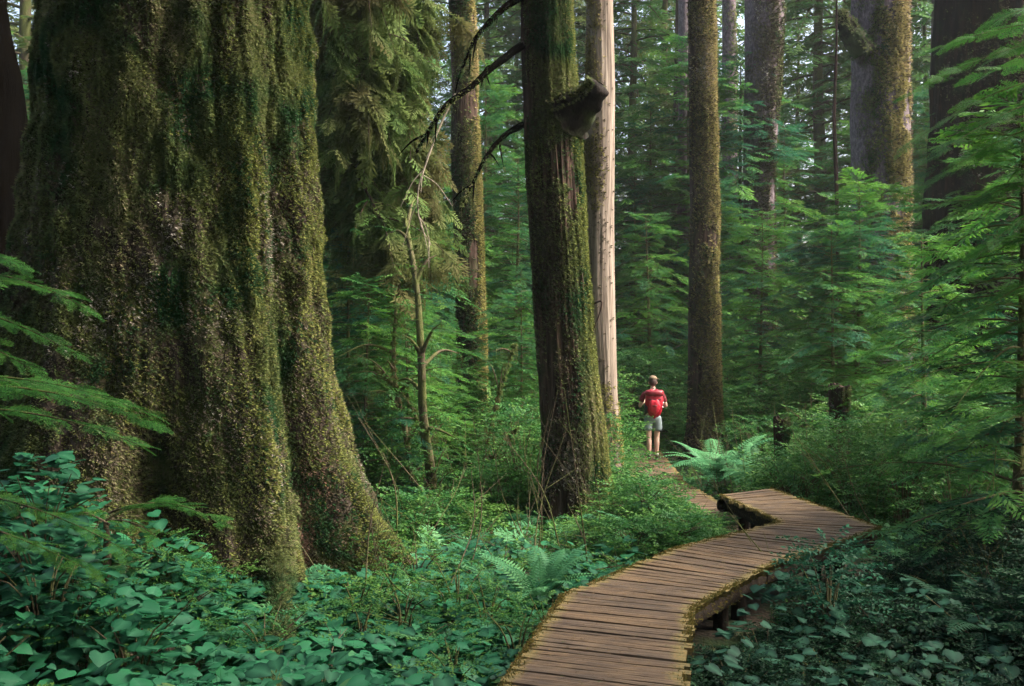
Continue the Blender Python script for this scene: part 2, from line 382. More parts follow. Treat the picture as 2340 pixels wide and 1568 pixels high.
def conifer_meshes(name, H, z0, R, nb, tm, spr, mat, trunk_r, droop=.25, top=.25, power=.8, dens=1., woodmat=None, shape='cone'):
    wood, leaf = Cloud(), Cloud()
    for i in range(nb):
        f = (i + U(0, 1)) / nb; z = z0 + (H - z0) * f ** .95; a = i * 2.39996 + U(-.8, .8)
        L = R * ((1 - f) ** power * (1 - top) + top * (1 if f < .9 else .5)) * U(.45, 1.25)
        if shape == 'under': L = R * (.55 + .45 * math.sin(math.pi * min(1, f * 1.1))) * U(.42, 1.2)
        d = np.array([math.cos(a), math.sin(a), U(.02, .30) * (1 if f < .8 else 2.5)])
        limb_sprays(wood, leaf, np.array([0, 0, z]), d, L, tm, spr * U(.8, 1.15), droop * U(.45, 1.8), trunk_r * .22 * (1 - .6 * f) + .004, dens * (.3 if U(0, 1) < .10 + .25 * (f < .3) else 1.))
    zt = np.linspace(0, H, 14); pts = np.stack([.05 * np.sin(zt * .7), .05 * np.cos(zt * .5), zt], 1)
    V, F = tube(pts, trunk_r * (1 - .93 * zt / H) + .004, 9, .12); tr = Cloud(); tr.raw(V, F)
    wm = woodmat or M_twig
    return (tr.mesh(name + '_trunk', wm, True), wood.mesh(name + '_limbs', wm, True), leaf.mesh(name + '_crown', mat))
def make_conifer(name, meshes, loc, rz, s, label, cat, group=None):
    o = empty(name, loc); o.rotation_euler = (0, 0, rz); o.scale = (s, s, s)
    link('trunk', meshes[0], o); link('limbs', meshes[1], o); link('crown', meshes[2], o)
    return tag(o, label, cat, group)

# ------------------------------------------------------------------ setting: the ground
def build_ground():
    gx = np.concatenate([np.linspace(-90, -9, 40), np.linspace(-8.9, 9, 170), np.linspace(9.3, 90, 40)])
    gy = np.concatenate([np.linspace(-30, 1, 12), np.linspace(1.3, 26, 190), np.linspace(27, 150, 50)])
    X, Y = np.meshgrid(gx, gy, indexing='ij'); Z = ground_z(X, Y)
    V = np.stack([X, Y, Z], -1).reshape(-1, 3); ni, nj = len(gx), len(gy)
    i = np.arange(ni - 1)[:, None] * nj; j = np.arange(nj - 1)[None]
    F = np.stack([i + j, i + nj + j, i + nj + j + 1, i + j + 1], -1).reshape(-1, 4)
    m, n = newmat('forest_soil'); L = n.links
    g = N(n, 'ShaderNodeNewGeometry'); a = N(n, 'ShaderNodeTexNoise', i_Scale=1.3, i_Detail=6.); b = N(n, 'ShaderNodeTexNoise', i_Scale=22., i_Detail=5.)
    L.new(g.outputs['Position'], a.inputs['Vector']); L.new(g.outputs['Position'], b.inputs['Vector'])
    soil = ramp(n, [(.3, (.012, .009, .006)), (.6, (.05, .032, .018)), (.8, (.10, .065, .035))]); L.new(b.outputs[0], soil.inputs[0])
    ms = ramp(n, [(.3, (.014, .035, .010)), (.7, (.045, .075, .020))]); L.new(b.outputs[0], ms.inputs[0])
    f = ramp(n, [(.46, (0, 0, 0)), (.56, (1, 1, 1))]); L.new(a.outputs[0], f.inputs[0])
    c = mixc(n, soil.outputs[0], ms.outputs[0], f.outputs[0])
    p = N(n, 'ShaderNodeBsdfPrincipled', i_Roughness=.95); L.new(c, p.inputs['Base Color'])
    bu = N(n, 'ShaderNodeBump', i_Strength=.7, i_Distance=.04); L.new(b.outputs[0], bu.inputs['Height']); L.new(bu.outputs[0], p.inputs['Normal'])
    o = N(n, 'ShaderNodeOutputMaterial'); L.new(p.outputs[0], o.inputs[0])
    tag(link('ground', np_mesh('ground', V, F, m)), kind='structure')
build_ground()

# ------------------------------------------------------------------ trunks
def surf_scatter(V, nz, nt_, count, dens_fn, zlo, zhi):
    """random points on a (nz x nt) ring grid; returns positions, normals, theta, z"""
    G = V.reshape(nz, nt_, 3); d1 = np.roll(G, -1, 1) - G; d2 = np.vstack([G[1:] - G[:-1], (G[-1:] - G[-2:-1])])
    nn = np.cross(d1, d2); ar = np.linalg.norm(nn, axis=2); nn /= ar[..., None] + 1e-12
    zc = G[..., 2]; cx = G.mean(1, keepdims=True); th = np.degrees(np.arctan2(G[..., 1] - cx[..., 1], G[..., 0] - cx[..., 0]))
    wgt = ar * ((zc > zlo) & (zc < zhi)) * (th < 35) * (th > -200); wgt[-1] = 0
    wgt = wgt * dens_fn(th, zc, G)
    pr = (wgt / wgt.sum()).ravel(); k = rng.choice(len(pr), count, p=pr)
    u, v = U(0, 1, (count, 1)), U(0, 1, (count, 1))
    g = G.reshape(-1, 3); pos = g[k] + d1.reshape(-1, 3)[k] * u + d2.reshape(-1, 3)[k] * v
    return pos, nn.reshape(-1, 3)[k], th.ravel()[k]
def ring_mesh(zs, cx, cy, rfun, nt_):
    th = np.linspace(-math.pi, math.pi, nt_, endpoint=False)
    T, Z = np.meshgrid(th, zs); R = rfun(T, Z)
    V = np.stack([cx[:, None] + np.cos(T) * R, cy[:, None] + np.sin(T) * R, Z], -1).reshape(-1, 3)
    i = np.arange(len(zs) - 1)[:, None] * nt_; j = np.arange(nt_)[None]; k = (j + 1) % nt_
    F = np.stack([i + j, i + k, i + nt_ + k, i + nt_ + j], -1).reshape(-1, 4)
    return V, F
def moss_cloud(V, nz, nt_, count, fn, zlo, zhi, size, mat, seed, strands=0, patch=1.3):
    c = Cloud(); pos, nn, th = surf_scatter(V, nz, nt_, count, fn, zlo, zhi)
    q = .5 + .9 * fbm(pos * np.array([patch, patch, patch * .55]), seed, 3) + U(-.28, .28, count)
    scatter(c, TUFT, frames(pos - nn * .004, nn + U(-.25, .25, (count, 3)), np.array([0, 0, 1.]), size * U(.6, 1.5, count)), np.clip(q, 0, 1))
    if strands:
        pos, nn, th = surf_scatter(V, nz, nt_, strands, fn, zlo + .2, zhi)
        x = nn * np.array([1, 1, 0]); q = np.clip(.5 + .9 * fbm(pos * patch, seed, 3) + U(-.3, .3, strands), 0, 1)
        scatter(c, STRAND, frames(pos + nn * .01, x, np.array([0, 0, 1.]), U(.06, .24, strands) * size * 1.4), q)
    return c.mesh('moss', mat)

def gauss(x, c, w_): return np.exp(-((x - c) / w_) ** 2)
def giant():
    Y0 = 10.0; X0 = -3.38
    zs = np.concatenate([np.linspace(-.6, 6.4, 210), np.linspace(6.6, 30, 30)])
    zr = [-.6, 0, 1, 2.2, 3.1, 4.0, 5.75, 12, 30]
    base = [1.88, 1.78, 1.62, 1.49, 1.40, 1.32, 1.245, 1.08, .5]
    def f(z, k, v): return np.interp(z, k, v)
    def rfun(T, Z):
        d = np.degrees(T); R = f(Z, zr, base)
        dd = lambda c: (d - c + 180) % 360 - 180
        R = R + f(Z, [-.6, -.15, .03, .25, .56, .9, 1.35, 2.3, 4.5, 6], [1.35, 1.0, .86, .66, .46, .30, .20, .11, .05, .03]) * 1.05 * gauss(dd(-13), 0, 15)
        R = R + f(Z, [-.6, .1, 1, 2.2, 4, 6], [.66, .50, .34, .20, .10, .05]) * gauss(dd(-50), 0, 13)
        R = R - f(Z, [-.6, 1, 2.5, 4.3, 5.2], [.20, .17, .12, .08, .02]) * gauss(dd(-31), 0, 6)
        R = R + f(Z, [-.6, .5, 1.1, 1.8, 2.5, 3.5, 5], [1.6, 1.15, .65, .28, .12, .03, .0]) * gauss(dd(-150), 0, 27)
        R = R + f(Z, [-.6, 0, 1, 2, 3], [.7, .55, .32, .12, .05]) * gauss(dd(-103), 0, 17)
        R = R - .38 * gauss(dd(-79), 0, 7) * gauss(Z, 1.05, .45)
        R = R + f(Z, [-.6, 1, 3], [1.0, .4, .0]) * (gauss(dd(40), 0, 20) + gauss(dd(120), 0, 24))
        R = R + .018 * np.sin(T * 9 + .4 * Z) * gauss(Z, 4, 4) + .02 * np.sin(T * 17 + 1.3 + .3 * Z)
        q = np.stack([np.cos(T) * 1.5, np.sin(T) * 1.5, Z * .28], -1).reshape(-1, 3)
        R = R + (.045 * fbm(q * 1.6, 11, 2) + .075 * fbm(q * np.array([4.5, 4.5, 7]), 13, 3)).reshape(T.shape)
        q2 = np.stack([np.cos(T) * 1.5, np.sin(T) * 1.5, Z * .5], -1).reshape(-1, 3)
        q3 = np.stack([np.cos(T) * 1.5, np.sin(T) * 1.5, Z * .14], -1).reshape(-1, 3)
        R = R - (.050 * np.clip(.30 - np.abs(fbm(q3 * 5.5, 41, 2)), 0, 1) / .30).reshape(T.shape)
        R = R + (.060 * fbm(q2 * 9, 17, 3) + .05 * np.abs(fbm(q2 * 4.2 + 7, 19, 2))).reshape(T.shape)
        return R
    cx = np.zeros_like(zs) + .02 * zs * 0; cy = np.zeros_like(zs)
    nt_ = 400; V, F = ring_mesh(zs, cx, cy, rfun, nt_)
    root = empty('giant_spruce', (X0, Y0, 0)); O_ = np.array([X0, Y0, 0])
    rp = smooth_path([P(632, 1150, 8.9) - O_, P(634, 1318, 8.3) - O_, P(642, 1440, 7.4) - O_, P(624, 1538, 6.4) - O_, P(616, 1640, 5.1) - O_], 60)
    RV, RF = tube(rp, np.interp(np.arange(60), [0, 20, 59], [.17, .09, .06]), 26, .5, 4)
    rt = link('root', np_mesh('root', RV, RF, M_bark_giant), root)
    rc = Cloud(); i_ = rng.integers(0, 59 * 26, 9000); c_ = np.repeat(rp, 26, 0)[i_]; n_v = RV[i_] - c_; n_v /= np.linalg.norm(n_v, axis=1, keepdims=True)
    scatter(rc, TUFT, frames(RV[i_] + U(-.025, .025, (9000, 3)), n_v + U(-.3, .3, (9000, 3)), np.array([0, 0, 1.]), U(.4, .9, 9000)), np.clip(.5 + .8 * fbm(RV[i_] * 2, 5, 3) + U(-.3, .3, 9000), 0, 1))
    link('moss', rc.mesh('moss', M_moss), rt)
    tag(root, 'enormous moss covered conifer trunk with flaring buttress roots filling the left of the view', 'tree')
    link('trunk', np_mesh('giant_trunk', V, F, M_bark_giant), root)
    def cov(th, z, G):
        q = G.reshape(-1, 3); n_ = fbm(q * np.array([1.2, 1.2, .6]), 21, 3).reshape(th.shape)
        n2 = fbm(q * np.array([5, 5, 2.4]), 23, 2).reshape(th.shape)
        return np.clip(.60 + n_ * 1.7 + n2 * 1.8, .12, 1.5)
    link('moss', moss_cloud(V, len(zs), nt_, 165000, cov, -.2, 6.4, .72, M_moss, 31, 11000), root)
    def br(th, z, G):
        q = G.reshape(-1, 3); n2 = fbm(q * np.array([4, 4, 1.6]), 25, 2).reshape(th.shape)
        b = 1.5 * gauss(th, -2, 15) + .9 * gauss(th, -46, 6) * (z < 4.5) + .16 * gauss(th, -70, 30)
        return np.clip(b * (.6 + 1.4 * n2), 0.0, 2)
    link('moss', moss_cloud(V, len(zs), nt_, 42000, br, -.1, 6.4, .68, M_moss_bright, 33, 1500), root)
    def bk(th, z, G):
        return np.clip(1.3 - cov(th, z, G), .12, 1.2)
    link('bark_flakes', moss_cloud(V, len(zs), nt_, 50000, bk, -.2, 6.4, .62, M_flake, 35, 0, 2.2), root)
    def sc_(th, z, G):
        zc = np.clip(z, -.1, 1.2); t0 = -36 + 10 * zc
        return gauss(th, t0, 3.0) * gauss(z, .45, .42) + .9 * gauss(th, t0 + 3.5, 1.2) * gauss(z, .32, .20)
    link('bare_scar', moss_cloud(V, len(zs), nt_, 3800, sc_, .0, 1.5, .55, M_scar, 37, 0, 3.), root)
    return root, V
giant()

def trunk_tree(name, samples, Y, zg, barkmat, label, mosses=(), ztop=26., seed=0, nt_=96, rough=.05, flare=.5, flare_dirs=(), fluted=.03, group=None, cat='tree', lean_up=True):
    """samples: (py, px_left, px_right) of the visible trunk at depth Y"""
    smp = sorted([(PZ(a, Y), PX((b + c) / 2, Y), (c - b) / 2 / FPX * Y) for a, b, c in samples])
    z = np.array([s[0] for s in smp]); x = np.array([s[1] for s in smp]); r = np.array([s[2] for s in smp])
    X0 = x[0]; sl = (x[-1] - x[0]) / (z[-1] - z[0] + 1e-6) * .5
    zs = np.concatenate([np.linspace(zg - .3, z[-1] + .5, 150), np.linspace(z[-1] + .8, ztop, 16)])
    cx = np.interp(zs, z, x) - X0; up = zs > z[-1]; cx[up] += (zs[up] - z[-1]) * sl
    rr = np.interp(zs, z, r); rr[up] = r[-1] * np.clip(1 - .85 * (zs[up] - z[-1]) / (ztop - z[-1]), .1, 1)
    r0 = r[0]
    def rfun(T, Z):
        R = np.repeat(rr[:, None], nt_, 1); hh = np.clip(Z - zg, 0, None)
        d = np.degrees(T)
        R = R * (1 + flare * np.exp(-hh / .35))
        for (a, A, ww, hs) in flare_dirs:
            R = R + A * np.exp(-hh / hs) * gauss((d - a + 180) % 360 - 180, 0, ww)
        q = np.stack([np.cos(T), np.sin(T), Z * .35], -1).reshape(-1, 3)
        R = R * (1 + (rough * fbm(q * 2.2, seed, 2) + rough * .8 * fbm(q * np.array([6, 6, 5]), seed + 3, 3)).reshape(T.shape))
        R = R + (fluted * fbm(q * np.array([11, 11, 2]), seed + 5, 2)).reshape(T.shape) * r0
        return R
    V, F = ring_mesh(zs, cx, np.zeros_like(zs), rfun, nt_)
    root = empty(name, (X0, Y, 0)); tag(root, label, cat, group)
    link('trunk', np_mesh(name + '_trunk', V, F, barkmat), root)
    for (mat, cnt, thc, thw, zlo, zhi, size, st) in mosses:
        def fn(th, zz, G, thc=thc, thw=thw):
            q = G.reshape(-1, 3); n2 = fbm(q * np.array([3, 3, 1.3]) + seed, 25, 3).reshape(th.shape)
            return gauss(th, thc, thw) * np.clip(.55 + 1.7 * n2, .02, 2)
        link('moss', moss_cloud(V, len(zs), nt_, cnt, fn, zlo, zhi, size, mat, seed + 40, st), root)
    return root, X0

B, H_, FL = M_moss_gold, M_moss, M_flake
# centre trunk with its knot stub, right side thick with moss
T2, T2X = trunk_tree('spruce_tree', [(0, 1192, 1303), (100, 1194, 1309), (300, 1198, 1319), (500, 1209, 1334), (700, 1220, 1347), (800, 1226, 1354), (900, 1231, 1366), (1000, 1238, 1376), (1100, 1243, 1378), (1215, 1236, 1375)],
    13., -.25, M_bark_brown, 'dark straight centre trunk with a broken knot stub and mossy right flank',
    [(M_moss_bright, 21000, -12, 30, .1, 6.8, .75, 1200), (H_, 15000, -48, 30, 0, 6.8, .75, 700), (H_, 9000, -75, 50, 4.2, 6.8, .8, 700), (H_, 3400, -130, 40, 0, 6.8, .7, 0), (FL, 9000, -110, 50, 0, 6.8, .7, 0)], seed=2, flare=.12, nt_=200, rough=.07, fluted=.10,
    flare_dirs=[(-12, .30, 22, .55), (-140, .16, 20, .4), (-75, .12, 16, .35)])
# thin pale trunk right behind it
T3, _ = trunk_tree('snag', [(0, 1340, 1400), (200, 1338, 1404), (500, 1334, 1403), (700, 1334, 1405), (900, 1345, 1411), (1030, 1350, 1420)],
    17., -.3, M_bark_pale, 'pale pinkish barkless trunk standing just behind the centre trunk',
    [(B, 1500, -150, 40, 4.5, 8.5, .9, 300), (FL, 1200, -130, 50, 0, 8, .8, 0), (B, 1300, -60, 60, -.2, 1.6, .9, 60)], seed=5, rough=.02, fluted=.05)
# left-centre mossy trunk
T1, _ = trunk_tree('spruce_tree', [(0, 1024, 1083), (200, 1034, 1090), (350, 1030, 1094), (500, 1036, 1100), (700, 1041, 1107), (900, 1046, 1112), (1080, 1048, 1118)],
    20., -.45, M_bark_brown, 'slender slightly bowed trunk with yellow moss, left of the dark centre trunk',
    [(B, 11000, -20, 34, -.2, 9.4, 1.1, 700), (H_, 6000, -90, 50, -.2, 9.4, 1.1, 300), (FL, 3000, -80, 50, 0, 9.4, 1.1, 0)], seed=8)
# right trunk by the hiker
T4, _ = trunk_tree('spruce_tree', [(0, 1572, 1630), (300, 1575, 1636), (500, 1577, 1640), (800, 1573, 1641), (950, 1571, 1647), (1040, 1568, 1652)],
    22., -.3, M_bark_brown, 'straight brown trunk with golden moss rising right of the hiker behind the big fern',
    [(B, 22000, -32, 46, -.2, 10.2, 1.2, 900), (H_, 7000, -85, 45, -.2, 10.2, 1.1, 400), (FL, 14000, -75, 60, -.2, 10.2, 1.3, 0), (B, 7000, -95, 50, -.2, 10.2, 1.1, 0)], seed=11)
T5, _ = trunk_tree('conifer', [(0, 1550, 1577), (520, 1548, 1574), (1000, 1545, 1574)], 36., .2, M_bark_grey, 'thin pale grey trunk seen directly left of the golden-mossed trunk', seed=14, nt_=40)
T5b, _ = trunk_tree('conifer', [(0, 1544, 1562), (520, 1532, 1556), (1000, 1528, 1556)], 41., .2, M_bark_dark, 'thin dark trunk half hidden behind the thin pale grey trunk', seed=15, nt_=32)
T6, _ = trunk_tree('conifer', [(0, 1651, 1681), (300, 1650, 1684), (600, 1650, 1688), (1000, 1648, 1690)], 38., .3, M_bark_grey, 'thin mottled trunk between the golden-mossed trunk and the wide purple-grey trunk',
    [(H_, 1500, -60, 60, 1, 16, 1.6, 0)], seed=17, nt_=40)
T7, _ = trunk_tree('spruce_tree', [(0, 1703, 1790), (200, 1702, 1782), (400, 1700, 1768), (700, 1698, 1772), (1000, 1696, 1776)], 34., .2, M_bark_grey, 'wide purple-grey scaly trunk in the distance right of centre', seed=20, rough=.05, mosses=[(FL, 6000, -80, 60, 2, 15, 1.9, 0), (H_, 1500, -40, 40, 2, 15, 1.9, 0)])
T8, T8X = trunk_tree('spruce_tree', [(0, 1949, 2074), (300, 1948, 2075), (500, 1950, 2076), (700, 1952, 2078), (1000, 1948, 2082)], 29., .1, M_bark_grey,
    'broad grey trunk with a moss strip down its front and a dark burl', [(B, 11000, -72, 26, 2.5, 12.6, 1.6, 400), (H_, 5000, -115, 30, 2, 12.6, 1.6, 100), (FL, 6000, -70, 60, 2, 12.6, 1.8, 0)], seed=23, rough=.05)
T9, _ = trunk_tree('conifer', [(0, 2130, 2148), (300, 2122, 2140), (900, 2118, 2138)], 42., .3, M_bark_grey, 'very thin pale trunk just left of the big dark trunk at the right edge', seed=26, nt_=32)
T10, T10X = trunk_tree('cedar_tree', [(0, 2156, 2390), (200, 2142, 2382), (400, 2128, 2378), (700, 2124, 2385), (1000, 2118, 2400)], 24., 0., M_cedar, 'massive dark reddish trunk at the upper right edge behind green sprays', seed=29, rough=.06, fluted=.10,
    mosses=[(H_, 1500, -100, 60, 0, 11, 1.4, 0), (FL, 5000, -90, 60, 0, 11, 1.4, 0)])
T11, _ = trunk_tree('conifer', [(100, 1909, 1914), (260, 1902, 1910), (400, 1906, 1915), (560, 1911, 1920), (800, 1903, 1916)], 24., 0., M_bark_dark, 'thread-thin black stem between the purple-grey trunk and the broad trunk with a moss strip', seed=31, nt_=16, ztop=14)
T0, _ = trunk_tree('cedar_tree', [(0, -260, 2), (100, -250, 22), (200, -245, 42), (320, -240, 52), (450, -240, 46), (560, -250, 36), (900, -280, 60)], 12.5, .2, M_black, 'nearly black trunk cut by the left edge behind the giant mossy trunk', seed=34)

def stump(name, px0, px1, ytop, ybot, Y, label, mat=M_bark_brown, seed=0, jag=.06, lean=0.):
    z1, z0 = PZ(ytop, Y), PZ(ybot, Y) - .6; X = PX((px0 + px1) / 2, Y); r = (px1 - px0) / 2 / FPX * Y
    zs = np.linspace(z0, z1, 46); nt_ = 48
    def rf(T, Z):
        q = np.stack([np.cos(T) * 2, np.sin(T) * 2, Z * 1.2], -1).reshape(-1, 3)
        return r * (1 + .5 * np.exp(-(Z - z0 - .2).clip(0) / .2) + .30 * fbm(q * 1.6, seed, 3).reshape(T.shape))
    V, F = ring_mesh(zs, lean * (zs - z0), 0 * zs, rf, nt_)
    th = np.arctan2(V[:, 1], V[:, 0]); top = np.clip((V[:, 2] - z1 + jag * 2) / (jag * 2), 0, 1)
    V[:, 2] += top * (jag * fbm(np.stack([np.cos(th) * 3, np.sin(th) * 3, 0 * th], -1), seed + 1, 2))
    c = len(V); V = np.vstack([V, [[lean * (z1 - z0), 0, z1 - jag]]]); k = (len(zs) - 1) * nt_
    F = np.vstack([F, [[k + i, k + (i + 1) % nt_, c, c] for i in range(nt_)]])
    root = empty(name, (X, Y, 0)); tag(root, label, 'stump')
    me = bpy.data.meshes.new(name); me.from_pydata(V.tolist(), [], [tuple(dict.fromkeys(f)) for f in F.tolist()]); me.materials.append(mat)
    link('trunk', me, root)
    Vr = V[:c]
    link('moss', moss_cloud(Vr, len(zs), nt_, 1600, lambda t, z, G: np.ones_like(t) * gauss(t, -30, 70), z0 + .1, z1, .9, M_moss, seed, 60), root)
stump('tree_stump', 1895, 1940, 880, 1145, 16.5, 'tall broken mossy stump among the green saplings right of the walkway end', M_bark_dark, seed=51)
stump('tree_stump', 1768, 1800, 955, 1120, 15.5, 'short thin dark stump just left of the tall broken stump', M_bark_dark, seed=53)

# knot stub on the centre trunk
def knot():
    a = P(1300, 262, 12.9) - np.array([T2X, 13., 0]); b = P(1345, 228, 12.7) - np.array([T2X, 13., 0]); c = P(1372, 190, 12.6) - np.array([T2X, 13., 0])
    p = smooth_path([a, b, c], 16); V, F = tube(p, np.interp(np.arange(16), [0, 3, 6, 11, 14, 15], [.36, .27, .20, .165, .15, .06]), 24, .4, 3)
    o = link('knot_stub', np_mesh('knot_stub', V, F, M_knot), T2)
    cl = Cloud(); n = 3200; i = rng.integers(0, 15 * 24, n); ctr = np.repeat(p, 24, 0)[i]; nn = V[i] - ctr; nn /= np.linalg.norm(nn, axis=1, keepdims=True) + 1e-9
    k = nn[:, 2] > -.1; scatter(cl, TUFT, frames(V[i][k] + U(-.01, .01, (k.sum(), 3)), nn[k] + U(-.3, .3, (k.sum(), 3)), np.array([0, 0, 1.]), U(.6, 1.2, k.sum())))
    link('moss', cl.mesh('moss', M_moss), o)
    q0 = P(1937, 60, 28.4) - np.array([T8X, 29, 0])
    V, F = tube(smooth_path([q0 + (.45, 0, -.75), q0 + (.15, -.05, -.35), q0 + (-.08, -.08, .0), q0 + (-.16, -.08, .3), q0 + (-.14, -.08, .42)], 18), np.interp(np.arange(18), [0, 6, 13, 16, 17], [.34, .27, .19, .13, .05]), 18, .5, 9)
    bo = link('burl', np_mesh('burl', V, F, M_knot), T8)
    cl = Cloud(); n = 2600; i = rng.integers(0, 18 * 18, n); G_ = V.reshape(18, 18, 3).mean(1); nn = V[i] - G_[i // 18]; nn /= np.linalg.norm(nn, axis=1, keepdims=True) + 1e-9
    k = (nn[:, 2] > -.3) & ((nn[:, 0] < .3) | (nn[:, 2] > .2)); scatter(cl, TUFT, frames(V[i][k] + U(-.03, .03, (k.sum(), 3)), nn[k] + U(-.4, .4, (k.sum(), 3)), np.array([0, 0, 1.]), U(.8, 1.5, k.sum())))
    link('moss', cl.mesh('moss', M_moss), bo)
knot()

# ------------------------------------------------------------------ bare and moss-hung branches
def branch(name, parent, origin, pts, r0, r1, mat, twigs=0, tw_len=.5, strands=0, st_len=(.15, .4), st_mat=None, seed=0, tufts=0):
    """pts are world points; the piece is parented to its tree and written in that tree's space"""
    o = np.array(origin); p = smooth_path(np.array(pts) - o, 30); cl = Cloud()
    V, F = tube(p, np.linspace(r0, r1, 30), 8, .2, seed); cl.raw(V, F)
    allp = [p]
    for k in range(twigs):
        i = int(U(6, 29)); a = U(0, 6.28); d = p[min(i + 1, 29)] - p[i - 1]; d /= np.linalg.norm(d)
        v = d * U(.4, 1) + np.array([math.cos(a) * .6, math.sin(a) * .35, U(-.8, .3)]); v /= np.linalg.norm(v)
        L = tw_len * U(.4, 1.2); q = smooth_path([p[i], p[i] + v * L * .5 + (0, 0, U(-.04, .04)), p[i] + v * L + (0, 0, -.25 * L)], 10)
        V, F = tube(q, np.linspace(r1 * 1.1 + .004, .003, 10), 5); cl.raw(V, F); allp.append(q)
    b = link(name, cl.mesh(name, mat, True), parent)
    if strands or tufts:
        c2 = Cloud(); ap = np.vstack(allp)
        if strands:
            i = rng.integers(0, len(ap), strands); a = U(0, 6.28, strands)
            if strands > 2000:
                m = strands // 8; j = rng.integers(0, len(ap), m); b_ = U(0, 6.28, m)
                scatter(c2, SPR_MID, frames(ap[j] + U(-.05, .05, (m, 3)), np.stack([np.cos(b_), np.sin(b_) * .6, U(-1.3, -.3, m)], 1), np.array([0, 0, 1.]), U(.25, .6, m), U(-.8, .8, m)))
            scatter(c2, STRAND, frames(ap[i] + U(-.03, .03, (strands, 3)), np.stack([np.cos(a), np.sin(a), 0 * a], 1), np.array([0, 0, 1.]), U(st_len[0], st_len[1], strands)))
        if tufts:
            i = rng.integers(0, 30, tufts); a = U(0, 6.28, tufts)
            scatter(c2, TUFT, frames(p[i] + U(-.02, .02, (tufts, 3)), np.stack([np.cos(a), np.sin(a), U(-.6, .9, tufts)], 1), np.array([0, 0, 1.]), U(.6, 1.2, tufts)))
        link('moss', c2.mesh('moss', st_mat or M_drape), b)
    return b
O2 = (T2X, 13., 0)
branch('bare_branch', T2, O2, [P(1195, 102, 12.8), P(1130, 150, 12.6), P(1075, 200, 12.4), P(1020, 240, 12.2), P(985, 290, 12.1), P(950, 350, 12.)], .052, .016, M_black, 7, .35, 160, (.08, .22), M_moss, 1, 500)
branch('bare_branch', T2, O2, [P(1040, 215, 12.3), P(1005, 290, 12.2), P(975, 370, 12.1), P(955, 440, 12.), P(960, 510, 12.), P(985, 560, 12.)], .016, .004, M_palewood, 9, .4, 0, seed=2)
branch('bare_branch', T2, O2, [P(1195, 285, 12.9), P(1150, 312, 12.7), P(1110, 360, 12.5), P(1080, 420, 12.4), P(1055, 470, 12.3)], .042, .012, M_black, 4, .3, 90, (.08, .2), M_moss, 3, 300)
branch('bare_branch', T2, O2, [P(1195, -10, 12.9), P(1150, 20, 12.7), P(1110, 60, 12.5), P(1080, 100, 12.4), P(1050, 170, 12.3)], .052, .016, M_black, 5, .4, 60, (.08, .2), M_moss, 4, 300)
branch('bare_branch', T2, O2, [P(1345, 700, 13.), P(1375, 690, 12.9), P(1362, 740, 12.9), P(1350, 760, 12.9)], .014, .006, M_bark_dark, 2, .1)

# drooping moss-laden tree whose limbs reach right from behind the giant trunk
def moss_tree():
    Yt = 16.5; X = PX(720, Yt); root = empty('moss_draped_tree', (X, Yt, 0))
    tag(root, 'tree half hidden behind the giant trunk, its long limbs curtained with olive hanging moss', 'tree')
    zt = np.linspace(-.3, 16, 30); V, F = tube(np.stack([.1 * np.sin(zt), 0 * zt, zt], 1), .22 - .012 * zt, 24, .1)
    link('trunk', np_mesh('moss_tree_trunk', V, F, M_bark_dark), root)
    ends = [(-60, 920, 190), (20, 940, 270), (120, 900, 330), (-30, 850, 230), (180, 930, 430), (260, 860, 470), (-160, 850, 20), (60, 860, 290), (140, 820, 400), (-100, 800, 150),
            (330, 900, 560), (420, 850, 650), (0, 800, 240), (90, 820, 360), (-200, 830, -60), (-120, 870, 120), (220, 960, 520), (-230, 960, 20)]
    for k, (ys, xe, ye) in enumerate(ends):
        dy = U(-3.2, 3.0); a = P(725, ys, Yt); b = P(xe, ye, Yt + dy)
        m1 = a * .6 + b * .4 + np.array([0, 0, .35 + U(0, .3)]); m2 = a * .25 + b * .75 + np.array([0, 0, .22])
        low = ys > 300
        branch('limb', root, (X, Yt, 0), [a, m1, m2, b], .05, .010, M_bark_dark, 30 if not low else 22, 1.05, 4200 if not low else 2400, (.10, .55), M_drape, k)
moss_tree()

